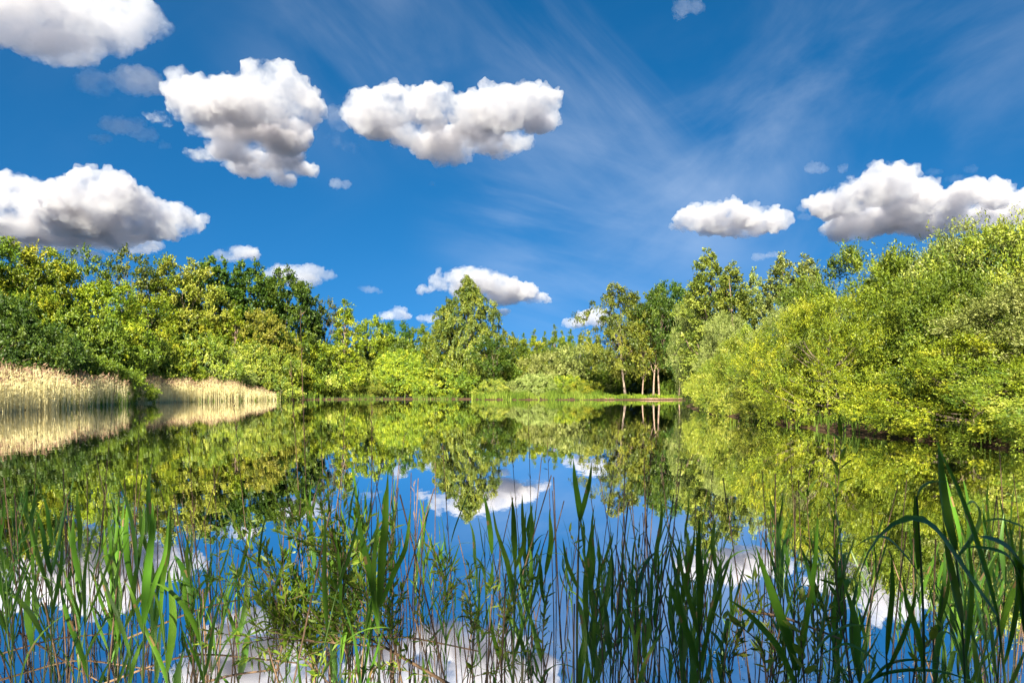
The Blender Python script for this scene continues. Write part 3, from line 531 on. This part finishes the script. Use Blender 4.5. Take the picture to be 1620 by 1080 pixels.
def fx(r, n):
    Y = 2.6+3.6*r.random(n)**1.5; c = r.normal(size=(14, 2))*[1.4, .5]+[0, 4]; k = r.integers(0, 14, n); x = r.uniform(-.8, .8, n)*Y
    q = np.column_stack([x, Y]); s = r.random(n) < .6; q[s] = c[k[s]]*[1.6, 1]+r.normal(size=(s.sum(), 2))*[.3, .15]; return q
specks(1300, fx, 2, "bits of petal and leaf floating among the near reed stems", .004, .013)
# ------------------------------------------------------------------ near reeds
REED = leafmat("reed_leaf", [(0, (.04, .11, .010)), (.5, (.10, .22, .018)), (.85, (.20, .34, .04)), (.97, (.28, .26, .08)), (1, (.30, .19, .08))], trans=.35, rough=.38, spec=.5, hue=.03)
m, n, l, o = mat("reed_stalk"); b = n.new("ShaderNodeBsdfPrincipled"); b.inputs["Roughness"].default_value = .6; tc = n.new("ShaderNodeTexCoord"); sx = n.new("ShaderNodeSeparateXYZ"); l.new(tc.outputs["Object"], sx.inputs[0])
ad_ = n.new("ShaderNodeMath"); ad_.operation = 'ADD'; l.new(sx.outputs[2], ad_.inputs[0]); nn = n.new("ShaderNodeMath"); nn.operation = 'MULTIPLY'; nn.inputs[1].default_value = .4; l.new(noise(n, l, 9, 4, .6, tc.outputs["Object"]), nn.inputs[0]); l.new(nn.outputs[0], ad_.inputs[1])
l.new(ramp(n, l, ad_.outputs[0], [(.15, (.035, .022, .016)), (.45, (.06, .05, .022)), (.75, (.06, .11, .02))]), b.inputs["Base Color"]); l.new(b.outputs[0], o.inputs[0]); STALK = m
DRY = barkmat("dry_cane", (.05, .03, .022), (.26, .16, .09), 14)
def strip(path, wd, seg_w=None, side=None, fold=.25):
    """a blade: centre line, width at the widest, V-folded along the midrib"""
    p = np.array(path, float); n = len(p); t = np.linspace(0, 1, n); w_ = wd*np.interp(t, [0, .08, .3, .6, .85, 1], [.35, .7, 1, .85, .42, .03])*.5
    tg = unit(np.gradient(p, axis=0)); sd = np.array(side if side is not None else (0, 1, 0), float)
    sd = unit(sd[None]-tg*(tg@sd)[:, None]); up = np.cross(sd, tg)
    V = np.stack([p-sd*w_[:, None]+up*(w_*fold)[:, None], p, p+sd*w_[:, None]+up*(w_*fold)[:, None]], 1).reshape(-1, 3)
    i = np.arange(n-1)[:, None]*3; Fc = np.concatenate([i+np.array([[0, 1, 4, 3]]), i+np.array([[1, 2, 5, 4]])], 1).reshape(-1, 4)
    return V, Fc
def halves(n, v, tipped):
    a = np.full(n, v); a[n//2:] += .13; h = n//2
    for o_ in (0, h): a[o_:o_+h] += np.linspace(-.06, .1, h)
    if tipped: a[h-1] = a[-1] = 1.
    return a
rr = np.random.default_rng(77); LEAF = []
for i in range(16):
    L = rr.uniform(.30, .50); a0 = R(rr.uniform(8, 22)); bend = rr.uniform(.1, .55) if i < 11 else rr.uniform(1.1, 2.0)
    k = np.linspace(0, 1, 10); th = a0+bend*k**(1.3 if i < 11 else 1.6)+.04*np.sin(k*7+i); d = np.stack([np.sin(th), .12*np.sin(k*5+i), np.cos(th)], 1)
    p = np.r_[[[0, 0, 0]], np.cumsum(d[:-1]*L/9, 0)]
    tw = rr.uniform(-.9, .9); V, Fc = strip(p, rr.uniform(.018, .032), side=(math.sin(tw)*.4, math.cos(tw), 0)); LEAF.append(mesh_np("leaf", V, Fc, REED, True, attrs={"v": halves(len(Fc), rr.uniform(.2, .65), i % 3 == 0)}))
def make_reed(H, seed, nleaf):
    r = np.random.default_rng(seed); root = link("reed", None)
    k = np.linspace(0, 1, 9); b_ = r.uniform(-.06, .06, 2); P = np.stack([b_[0]*k**2*H, b_[1]*k**2*H, k*H*.86-.25*(1-k)], 1)
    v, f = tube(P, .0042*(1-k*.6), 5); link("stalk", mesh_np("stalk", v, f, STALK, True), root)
    az = r.random()*6.28
    for j in range(nleaf):
        t = .42+.56*(j+.5)/nleaf+r.uniform(-.03, .03); t = min(t, .995); p = [float(np.interp(t, k, P[:, c])) for c in range(3)]; az += 3.14+r.uniform(-.5, .5)
        up_ = j > nleaf-3; o_ = link("leaf", LEAF[int(r.integers(0, 9 if up_ else 16))], root, p); s = r.uniform(.75, 1.1)*(.95 if up_ else 1.1)*(.65+.35*t)*H/1.15
        o_.scale = (s*(.6 if up_ else 1), s*r.uniform(.8, 1.2), s); o_.rotation_euler = (0, 0, az)
    return root
def copy_thing(t):
    c = t.copy(); COL.objects.link(c)
    for ch in t.children:
        d = ch.copy(); COL.objects.link(d); d.parent = c
    return c
PR = [make_reed(1.15, 900+i, 5+i % 4) for i in range(14)]; used = set(); rr = np.random.default_rng(2024)
knx = [0, 40, 120, 170, 330, 400, 450, 560, 640, 700, 740, 770, 830, 870, 905, 940, 980, 1060, 1110, 1160, 1230, 1290, 1340, 1420, 1500, 1620]
tip = [755, 765, 750, 780, 805, 830, 745, 745, 765, 790, 850, 780, 790, 850, 800, 790, 840, 790, 780, 850, 780, 775, 830, 840, 800, 790]
den = [1.2, 1.3, 1.3, 1.2, 1.0, .6, 1.7, 1.8, 1.1, .9, .5, 1.4, 1.3, .6, 1.2, .9, .8, 1.6, 1.5, .6, 1.2, 1.1, .6, .8, 1.0, 1.1]
px_ = np.arange(-20, 1650); pw = np.interp(px_, knx, den); pw /= pw.sum(); NEAR = 235
RG = ["green reeds of the left near stand", "green reeds standing in the middle near water", "green reeds of the right near stand"]
RL = ["green reed standing in the dense near clump at the left of the photo", "green reed standing in open near water before the sky's reflection, mid photo", "green reed standing in the near clump at the right of the photo"]
PLACED = []
for i in range(NEAR):
    px = float(rr.choice(px_, p=pw)); Y = 2.1+2.9*rr.random()**.9; ty = np.interp(px, knx, tip)+rr.gamma(1.4, 52)-rr.random()*15
    H = EYE-(ty-CY)/F*Y; H = float(np.clip(H*.95, .42, 1.22)); j = i % 14
    t = PR[j] if j not in used else copy_thing(PR[j]); used.add(j); s = H/1.12
    t.location = ((px-CX)/F*Y, Y, 0); t.scale = (min(1.15, s**.55), min(1.15, s**.55), s); t.rotation_euler = (rr.normal()*.05, rr.normal()*.06, rr.random()*6.28)
    g_ = 0 if px < 420 else (1 if px < 1040 else 2); t["group"] = RG[g_]; PLACED.append((t, px, Y, H))
ZONES = [(0, "photo's left edge"), (80, "dry reeds' reflection"), (160, "far left cloud reflection"), (240, "broad pale blade"), (310, "left stand's gap"), (380, "sunlit willow leaves"), (450, "tallest dry cane"), (520, "willow shrub crown"),
         (600, "four-bladed reed"), (680, "thin willow shoots"), (760, "tall birch's reflection"), (830, "dark tight reed"), (905, "V-shaped reed"), (985, "drooping birch's reflection"), (1070, "fanned broad blades"), (1150, "right cloud reflection"),
         (1230, "slanting broad blade"), (1320, "tall willow sprig"), (1400, "bow-shaped leaf"), (1480, "tallest upright blade"), (1580, "photo's right edge")]
ORD = ["leftmost", "second", "third", "fourth", "fifth", "sixth", "seventh", "eighth", "ninth", "tenth", "eleventh", "twelfth"]
def label_row(items, noun, cat, sizes):
    bins = {}
    for t, px, Y, H in items:
        z = min(ZONES, key=lambda q: abs(q[0]-px))[1]; row = "near" if Y < 2.9 else ("middle" if Y < 3.8 else "back"); sz = sizes[0] if H > sizes[3] else (sizes[1] if H > sizes[4] else sizes[2])
        bins.setdefault((z, row, sz), []).append((px, t))
    for (z, row, sz), L in bins.items():
        L.sort(key=lambda q: q[0])
        for k_, (_, t) in enumerate(L):
            w_ = "" if len(L) == 1 else (ORD[min(k_, 11)]+(" " if k_ == 0 else " from left, "))
            tag(t, w_+sz+" "+noun+" in the "+row+" row by the "+z, cat)
label_row(PLACED, "green reed", "reed", ("tall", "medium", "short", 1.0, .72))
# ------------------------------------------------------------------ big reeds close by at the right, each leaf laid out
def smooth(pts, n=14):
    p = np.array(pts, float); s = np.r_[0, np.cumsum(np.linalg.norm(np.diff(p, axis=0), axis=1))]; s /= s[-1]; q = np.linspace(0, 1, n)
    P = np.stack([np.interp(q, s, p[:, c]) for c in range(3)], 1)
    for _ in range(2): P[1:-1] = .25*P[:-2]+.5*P[1:-1]+.25*P[2:]
    return P
def hero(label, Y, stalk, leaves, name="reed", cat="reed"):
    root = link(name, None, loc=W(stalk[-1][0], stalk[-1][1], Y)); rl = np.array(root.location)
    p = smooth([W(x, y, Y+dy) for x, y, dy in [(q+(0,))[:3] for q in stalk]]); v, f = tube(p-rl, np.linspace(.0025, .0048, len(p)), 6); link("stalk", mesh_np("stalk", v, f, STALK, True), root)
    for k, (w_, sd, pts) in enumerate(leaves):
        q = smooth([W(x, y, Y+dy) for x, y, dy in pts], 16); v, f = strip(q-rl, (.8 if Y < 2.05 else .58)*w_/F*Y, side=sd, fold=.4); link("leaf", mesh_np("leaf", v, f, REED, True, attrs={"v": halves(len(f), .28+.1*(k % 4), k % 3 == 1)}), root)
    return tag(root, label, cat)
X_ = (1, .25, 0)
hero("great reed at right whose top leaf arches over to the left like a bow", 1.75, [(1578, 976), (1585, 1032), (1597, 1130), (1602, 1400)],
     [(24, (.5, .8, .3), [(1578, 976, 0), (1535, 917, -.04), (1495, 858, -.08), (1469, 821, -.1), (1447, 810, -.12), (1417, 824, -.12), (1387, 847, -.1), (1361, 895, -.08), (1352, 958, -.06)]),
      (14, X_, [(1580, 985, 0), (1569, 939, .02), (1554, 887, .05), (1535, 828, .08), (1513, 765, .1), (1487, 717, .1), (1476, 680, .1)]),
      (15, X_, [(1588, 1050, 0), (1600, 1000, 0), (1612, 920, -.03), (1600, 860, -.05), (1596, 815, -.05)])])
hero("tall upright reed at right with one broad blade rising above all others", 2.0, [(1511, 865), (1520, 960), (1528, 1080), (1530, 1400)],
     [(24, X_, [(1512, 870, 0), (1498, 828, 0), (1489, 772, .04), (1485, 706, .05), (1484, 692, .05)]), (18, X_, [(1522, 985, 0), (1510, 932, -.05), (1497, 873, -.08), (1491, 820, -.1)]),
      (16, X_, [(1526, 1040, 0), (1534, 960, 0), (1536, 900, 0), (1531, 850, 0)]), (15, (.2, 1, .4), [(1514, 880, 0), (1539, 846, 0), (1550, 821, 0), (1547, 800, 0), (1537, 791, -.04), (1528, 800, -.06)])])
hero("slender reed at right with a thin leaf hooked over at its tip", 1.9, [(1450, 784), (1455, 850), (1461, 960), (1463, 1100), (1464, 1400)],
     [(9, (.2, 1, .3), [(1450, 790, 0), (1451, 778, 0), (1457, 768, 0), (1473, 760, -.03), (1506, 761, -.05)]), (16, X_, [(1452, 900, 0), (1449, 850, 0), (1446, 815, 0), (1447, 776, 0)]),
      (14, (.3, 1, .2), [(1460, 920, 0), (1440, 888, 0), (1405, 850, -.05), (1378, 848, -.08), (1350, 866, -.1)]), (15, X_, [(1462, 1060, 0), (1450, 1000, 0), (1432, 950, 0), (1428, 905, 0)])])
hero("reed cut by the right edge with a broad leaf bending down past the border", 1.7, [(1612, 900), (1622, 1000), (1630, 1100), (1634, 1400)],
     [(24, (.4, .9, .4), [(1640, 930, 0), (1618, 898, 0), (1595, 867, -.04), (1569, 852, -.07), (1547, 848, -.1)]), (16, (.2, 1, .5), [(1622, 960, 0), (1600, 880, 0), (1575, 870, 0), (1545, 864, 0), (1518, 866, 0)]),
      (18, X_, [(1624, 1020, 0), (1612, 940, 0), (1612, 880, 0), (1618, 825, 0)]), (12, (.2, 1, .3), [(1640, 850, 0), (1615, 832, 0), (1580, 820, 0), (1550, 826, 0)])])
hero("reed with a broad straight blade slanting up to the left, right of centre", 1.95, [(1258, 1054), (1262, 1100), (1265, 1350)],
     [(22, X_, [(1259, 1060, 0), (1247, 1013, 0), (1228, 961, 0), (1210, 910, 0), (1195, 861, 0)]), (15, X_, [(1262, 1070, 0), (1274, 976, 0), (1284, 921, 0), (1291, 865, 0), (1294, 800, 0)]),
      (14, X_, [(1262, 1090, 0), (1230, 1020, 0), (1180, 965, 0), (1150, 945, -.04)]), (11, (.3, 1, .3), [(1262, 1080, 0), (1300, 1010, 0), (1340, 985, 0), (1385, 990, -.05)])])
hero("upright reed between the slanting blade and the bow-shaped leaf", 2.0, [(1402, 1030), (1405, 1100), (1408, 1350)],
     [(15, X_, [(1402, 1035, 0), (1404, 995, 0), (1411, 932, 0), (1410, 869, 0)]), (14, X_, [(1403, 1060, 0), (1430, 1000, 0), (1446, 950, 0), (1450, 915, 0)]), (12, (.3, 1, .3), [(1404, 1080, 0), (1380, 1040, 0), (1340, 1015, 0), (1300, 1035, 0)])])
hero("reed with three broad fanned blades left of the slanting one", 2.1, [(1106, 985), (1108, 1080), (1109, 1300)],
     [(22, X_, [(1106, 990, 0), (1107, 930, 0), (1103, 870, 0), (1108, 812, 0)]), (20, X_, [(1106, 1060, 0), (1085, 995, 0), (1066, 945, 0), (1052, 895, 0)]), (15, X_, [(1106, 1050, 0), (1125, 975, 0), (1140, 925, 0), (1162, 860, 0)]), (15, X_, [(1107, 1010, 0), (1090, 950, 0), (1078, 905, 0), (1075, 860, 0)])])
hero("tall reed with two upright blades like a V before the open reflection", 2.4, [(916, 818), (915, 900), (913, 1010), (912, 1250)],
     [(17, X_, [(917, 822, 0), (914, 790, 0), (909, 760, 0), (907, 726, 0)]), (15, X_, [(917, 824, 0), (925, 790, 0), (933, 760, 0), (936, 730, 0)]), (12, X_, [(914, 930, 0), (896, 890, 0), (890, 850, 0)])])
hero("big reed at lower left with a broad pale-green upright blade", 2.1, [(228, 985), (226, 1060), (225, 1300)],
     [(22, X_, [(228, 990, 0), (231, 930, 0), (238, 870, 0), (242, 830, 0), (241, 790, 0)]), (12, X_, [(227, 1000, 0), (216, 960, 0), (206, 930, 0), (196, 918, 0)]), (12, X_, [(228, 985, 0), (245, 920, 0), (262, 880, 0), (268, 800, 0)])])
hero("dense reed just right of the willow shrub with four broad tall blades", 2.2, [(600, 955), (600, 1050), (600, 1300)],
     [(22, X_, [(600, 960, 0), (603, 900, 0), (610, 820, 0), (614, 745, 0)]), (18, X_, [(600, 980, 0), (584, 900, 0), (570, 840, 0), (562, 790, 0)]), (15, X_, [(601, 960, 0), (625, 900, 0), (642, 870, 0), (650, 800, 0)]), (15, X_, [(600, 1000, 0), (590, 940, 0), (592, 880, 0), (600, 800, 0)])])
hero("reed with dark tight blades standing left of the V-shaped one", 2.3, [(815, 885), (813, 960), (812, 1250)],
     [(17, X_, [(815, 885, 0), (813, 850, 0), (812, 815, 0), (810, 785, 0)]), (15, X_, [(778, 875, 0), (776, 845, 0), (772, 815, 0), (765, 778, 0)]), (12, X_, [(814, 930, 0), (800, 880, 0), (785, 840, 0), (779, 800, 0)]), (14, X_, [(814, 900, 0), (830, 860, 0), (826, 810, 0), (826, 780, 0)])])
# arching blade low at the bottom right
hero("pale blade arching low along the bottom edge at right", 2.0, [(1361, 1090), (1358, 1130), (1356, 1300)], [(11, (.2, 1, .3), [(1361, 1090, 0), (1387, 1064, 0), (1439, 1056, 0), (1495, 1060, 0), (1560, 1084, 0)]), (9, (.2, 1, .3), [(1361, 1100, 0), (1400, 1048, 0), (1440, 1040, 0), (1500, 1050, 0)])])
# ------------------------------------------------------------------ dry canes left from last year
CN = [(475, 500, 494, 770, "tallest bare dry cane, crossing the lime bushes left of centre"), (460, 570, 480, 800, "dry cane just left of the tallest one"), (546, 640, 536, 800, "bare cane right of the tallest one"), (368, 622, 408, 830, "bare dark cane slanting before the left water"),
      (835, 636, 838, 820, "upright bare cane in the middle of the reflected lime shore"), (984, 640, 950, 770, "thin cane leaning right beneath the drooping birch"), (1033, 672, 1012, 830, "thin cane beneath the paired trunks"), (866, 700, 872, 900, "cane between the tall birch reflection and the V-shaped reed"),
      (808, 690, 842, 960, "cane leaning left beside the birch reflection"), (1078, 655, 1060, 900, "thin cane at the left end of the right bank bushes"), (1190, 760, 1220, 960, "short bare cane before the pale cloud reflection at right"), (640, 688, 600, 860, "faint thin cane beyond the middle reeds"),
      (588, 640, 596, 870, "thin cane before the big lime mound"), (508, 690, 520, 900, "cane between the two tallest ones and the willow shrub"), (222, 640, 200, 850, "thin cane before the notch in the reed beds"), (180, 620, 150, 900, "cane before the left reed bed"),
      (60, 650, 40, 900, "cane at the far left before the dry reeds' reflection"), (700, 700, 724, 950, "thin cane below the mound bush"), (1320, 690, 1342, 960, "cane beside the tall willow sprig"), (1380, 800, 1372, 1000, "short cane beneath the bow-shaped leaf"),
      (1250, 700, 1262, 930, "thin cane before the dark hollow's reflection"), (655, 760, 668, 960, "reddish cane in the gap after the middle reeds"), (1130, 720, 1105, 900, "thin cane rising above the fanned blades"), (298, 700, 320, 900, "thin cane above the pale cloud reflection at left")]
for i, (tx_, ty_, bx_, by_, lb) in enumerate(CN):
    Y = 2.7+(i*37 % 17)/10; t_ = W(tx_, ty_, Y); sl_ = (bx_-tx_)/max(1, by_-ty_); zb = -.2; yb = CY+(EYE-zb)/Y*F; b_ = W(tx_+sl_*(by_-ty_)+sl_*.2*(yb-by_), yb, Y+.1); mdp = t_.lerp(b_, .55)+Vector((.02*math.sin(i*2.), 0, 0))
    p = smooth([tuple(b_), tuple(mdp), tuple(t_)], 12); L = [tube(p, np.linspace(.0038, .0011, 12), 5)]
    r = np.random.default_rng(i); nn_ = 6 if i % 3 else 16; q = p[-1]-(p[-1]-p[-4])*r.random((nn_, 1)); ax = unit(unit(p[-1]-p[-4])+r.normal(size=(nn_, 3))*.35); l_ = r.uniform(.02, .05, nn_)
    L.append(leafquads(q, ax, r.normal(size=q.shape), l_, l_*.13)); v, f = joinVF(L); tag(link("dry_cane", mesh_np("dry_cane", v, f, DRY, True)), lb, "cane")
STUBS = []
for i in range(250):
    px = float(rr.choice(px_, p=pw)); Y = 2.4+2.8*rr.random(); h = rr.uniform(.3, 1.15)
    if i == 0:
        k = np.linspace(0, 1, 6); v, f = tube(np.stack([.02*np.sin(k*3), .015*k, k*1.0-.2*(1-k)], 1), np.linspace(.004, .0028, 6), 5); cme = mesh_np("dead_stub", v, f, DRY, True)
    s_ = link("dead_stub", cme, None, ((px-CX)/F*Y, Y, 0)); s_.scale = (1, 1, h); s_.rotation_euler = (rr.normal()*.12, rr.normal()*.14, rr.random()*6)
    s_["group"] = "dead stems among the near reeds"; STUBS.append((s_, px, Y, h))
label_row(STUBS, "dead stem", "dead stem", ("longer", "stubby", "tiny", .75, .45))
FB = [((-20, 1040), (90, 1008), (200, 1000), "old stem lying flat over the water at the bottom left corner", 3.6), ((0, 1075), (120, 1040), (260, 1062), "curved dead stem just above the bottom edge at left", 3.3), ((140, 1090), (300, 1030), (470, 1048), "long bleached stem rising left under the willow shrub", 3.0),
      ((200, 1010), (320, 960), (420, 940), "thin dead stem sloping up toward the lit willow leaves", 3.2), ((300, 1085), (370, 1066), (440, 1058), "short pale broken stem at the bottom edge left of the willow", 2.7), ((30, 1000), (110, 1050), (170, 1085), "dead stem falling to the right at the bottom left", 3.4),
      ((500, 1010), (640, 1005), (760, 1030), "dead stem lying between the willow and the middle reeds", 3.4), ((1180, 965), (1240, 975), (1330, 1010), "reddish bent twig beneath the slanting broad blade", 2.4)]
for a_, b__, c_, lb, Y in FB: stick("dead_reed", smooth([tuple(W(*a_, Y+.1)), tuple(W(*b__, Y)), tuple(W(*c_, Y-.15))], 12), np.linspace(.006, .003, 12), lb, "dead reed", DRY)
# ------------------------------------------------------------------ willow shrub and sprigs among the reeds
SPRIG = leafmat("sprig_leaf", [(0, (.07, .13, .01)), (.5, (.17, .25, .02)), (1, (.34, .38, .05))], trans=.4, rough=.4, spec=.4)
SLEAF = []
for i, (ln, wf) in enumerate([(.045, .24), (.055, .2), (.038, .3), (.05, .42)]):
    k = np.linspace(0, 1, 5); V, Fc = strip(np.stack([k*ln, 0*k, .15*ln*np.sin(k*2)], 1), ln*wf, side=(0, 1, 0)); SLEAF.append(mesh_np("leaf", V, Fc, SPRIG, True, attrs={"v": np.full(len(Fc), .3+.2*i)}))
def twig_leaves(paths, r, gap=.012, ln=(.028, .055), wf=.2, spread=.9):
    L = []
    for p in paths:
        s = np.r_[0, np.cumsum(np.linalg.norm(np.diff(p, axis=0), axis=1))]; n_ = max(2, int(s[-1]/gap)); u = np.sort(r.uniform(.12, 1, n_))*s[-1]
        q = np.stack([np.interp(u, s, p[:, c]) for c in range(3)], 1); tg = unit(np.stack([np.interp(u, s, unit(np.gradient(p, axis=0))[:, c]) for c in range(3)], 1))
        l_ = r.uniform(*ln, n_); L.append(leafquads(q, tg+r.normal(size=q.shape)*spread*.6, r.normal(size=q.shape)+[0, -.3, .6], l_, l_*wf*r.uniform(.8, 1.3, n_), .1))
    return L
def shrub(label, Y, mains, ntw, seed, tl=.28, name="willow_shrub", cat="willow shrub", gap=.011, ysp=.25):
    r = np.random.default_rng(seed); b0 = np.array(W(mains[0][0][0], mains[0][0][1], Y)); root = link(name, None, loc=b0); paths = []
    for w0, *pts in [((m_[-1]), *m_[:-1]) for m_ in mains]:
        dy = r.uniform(-ysp, ysp); p = smooth([tuple(W(x, y, Y+dy*i/len(pts))) for i, (x, y) in enumerate(pts)], 18)-b0; v, f = tube(p, np.linspace(w0, w0*.3, 18), 6); link("branch", mesh_np("branch", v, f, DRY, True), root)
        for _ in range(ntw):
            t = r.uniform(.2, 1); i = min(16, int(t*17)); s = p[i]; tg = unit(p[i+1]-p[i]); d = unit(tg*.9+r.normal(size=3)*.6+[0, 0, .35]); l_ = tl*r.uniform(.4, 1.1); k = np.linspace(0, 1, 7)[:, None]; paths.append(s+d*l_*k+np.array([0, 0, .12*l_])*k*k)
    tw = [tube(p, np.linspace(.0016, .0007, 7), 4) for p in paths]; v, f = joinVF(tw); o_ = link("twigs", mesh_np("twigs", v, f, DRY, True), root); o_["kind"] = "stuff"
    L = twig_leaves(paths, r, gap); v, f = joinVF(L); o_ = link("foliage", mesh_np("foliage", v, f, SPRIG, attrs={"v": np.clip(r.normal(.5, .22, len(f)), 0, 1)}), root); o_["kind"] = "stuff"
    return tag(root, label, cat)
shrub("leafy willow shrub with a sunlit yellow patch, bottom left of centre", 2.55,
      [((760, 1110), (600, 1018), (540, 985), (470, 955), (395, 880), .007), ((620, 1026), (560, 935), (520, 858), .004), ((600, 1022), (470, 1012), (395, 1006), .004), ((500, 1100), (490, 1000), (480, 920), (470, 850), .004), ((560, 1100), (540, 980), (545, 900), (520, 840), .004), ((430, 1100), (450, 1000), (420, 900), .004), ((640, 1100), (620, 1000), (600, 900), .004), ((540, 1100), (480, 1040), (440, 990), .004)], 17, 5)
shrub("thin leafy willow shoots right of the lit shrub near the bottom edge", 2.7, [((700, 1110), (690, 1000), (700, 900), .003), ((740, 1110), (750, 1010), (742, 950), .003), ((800, 1120), (790, 1040), (800, 960), .003)], 10, 6, .2)
shrub("low leafy shoots at the bottom edge right of centre", 2.3, [((1210, 1130), (1230, 1040), (1205, 960), .003), ((1290, 1130), (1300, 1030), (1290, 950), .003), ((1170, 1130), (1150, 1050), (1170, 980), .003)], 8, 7, .16)
def sprig(label, Y, pts, nl, kinds, seed, s=1.0):
    r = np.random.default_rng(seed); p = smooth([tuple(W(x, y, Y)) for x, y in pts], 16); b0 = p[0].copy(); root = link("willow_sprig", None, loc=b0); p = p-b0
    v, f = tube(p, np.linspace(.0035, .001, 16), 5); link("stem", mesh_np("stem", v, f, DRY, True), root)
    for j in range(nl):
        t = .25+.75*(j+.5)/nl; q = [float(np.interp(t, np.linspace(0, 1, 16), p[:, c])) for c in range(3)]; o_ = link("leaf", SLEAF[kinds[j % len(kinds)]], root, q)
        o_.scale = [s*r.uniform(.8, 1.4)]*3; o_.rotation_euler = (r.normal()*.5, -r.uniform(.1, 1.1), j*2.4+r.normal()*.3)
    return tag(root, label, "willow sprig")
sprig("tall willow sprig standing before the dark reflections at right", 2.3, [(1352, 1100), (1325, 950), (1318, 830), (1332, 720), (1330, 672)], 44, (0, 1), 1, 1.0)
sprig("leafy sprig before the blue reflection right of the V-shaped reed", 2.6, [(955, 1080), (950, 960), (905, 850), (900, 838)], 30, (0, 2), 2, .8)
sprig("upright sprig with whorled tip left of the fanned blades", 2.7, [(1000, 1080), (1006, 960), (1010, 880), (1012, 825)], 30, (1, 0), 3, .8)
sprig("sprig leaning over the pale cloud reflection left of the willow shrub", 2.7, [(345, 1080), (352, 960), (345, 880), (352, 830)], 28, (0, 2), 4, .8)
sprig("small leafy sprig between the left reeds and the willow shrub", 2.8, [(310, 1080), (300, 1000), (306, 935)], 22, (2, 0), 5, .8)
sprig("sprig with oval leaves at the bottom right of the slanting blade", 1.9, [(1275, 1110), (1268, 1020), (1262, 965), (1268, 938)], 18, (3, 3), 6, .8)
sprig("sprig with oval leaves bending left near the fanned blades", 2.0, [(1215, 1110), (1208, 1020), (1160, 980), (1135, 975)], 18, (3, 2), 7, .8)
sprig("oval-leaved sprig right of the upright reed at the bottom", 2.0, [(1440, 1110), (1450, 1040), (1482, 1000), (1500, 985)], 16, (3, 2), 8, .8)
sprig("leafy shoot beside the tall sprig, shorter and to its left", 2.5, [(1290, 1050), (1284, 900), (1276, 790), (1282, 735)], 26, (0, 1), 9, .9)
sprig("narrow-leaved sprig rising between the middle reeds", 2.6, [(862, 1090), (858, 1000), (868, 930)], 24, (0, 1), 10, .8)
# ------------------------------------------------------------------ trees behind the photographer, whose shade covers the near water
for i, (x_, y_, h_, w_, kk, lb) in enumerate([(-15, -6, 12, 4.2, 'willow_c', "willow on the near bank far left behind the viewpoint"), (-10.4, -6.5, 12.2, 3.6, 'willow_c', "willow on the near bank left behind the viewpoint"), (-6.0, -6.2, 12.4, 3.4, 'willow_c', "willow on the near bank just left behind the viewpoint"),
                                           (1.15, -6.4, 12.4, 3.4, 'willow_c', "willow on the near bank just right behind the viewpoint"), (6.6, -6.2, 12.2, 3.6, 'willow_c', "willow on the near bank right behind the viewpoint"), (13.2, -6.6, 12, 3.8, 'willow_c', "willow on the near bank far right behind the viewpoint")]):
    cm, tm, H0, R0 = PROTO[kk]; x_ += .55; r_ = link("willow_tree", None, loc=(x_, y_, float(hgt([(x_, y_)])[0]))); r_.scale = (w_/R0, w_/R0, h_/H0); link("trunk", tm, r_); c = link("crown", cm, r_); c.rotation_euler = (0, 0, i*1.1); tag(r_, lb, "tree")
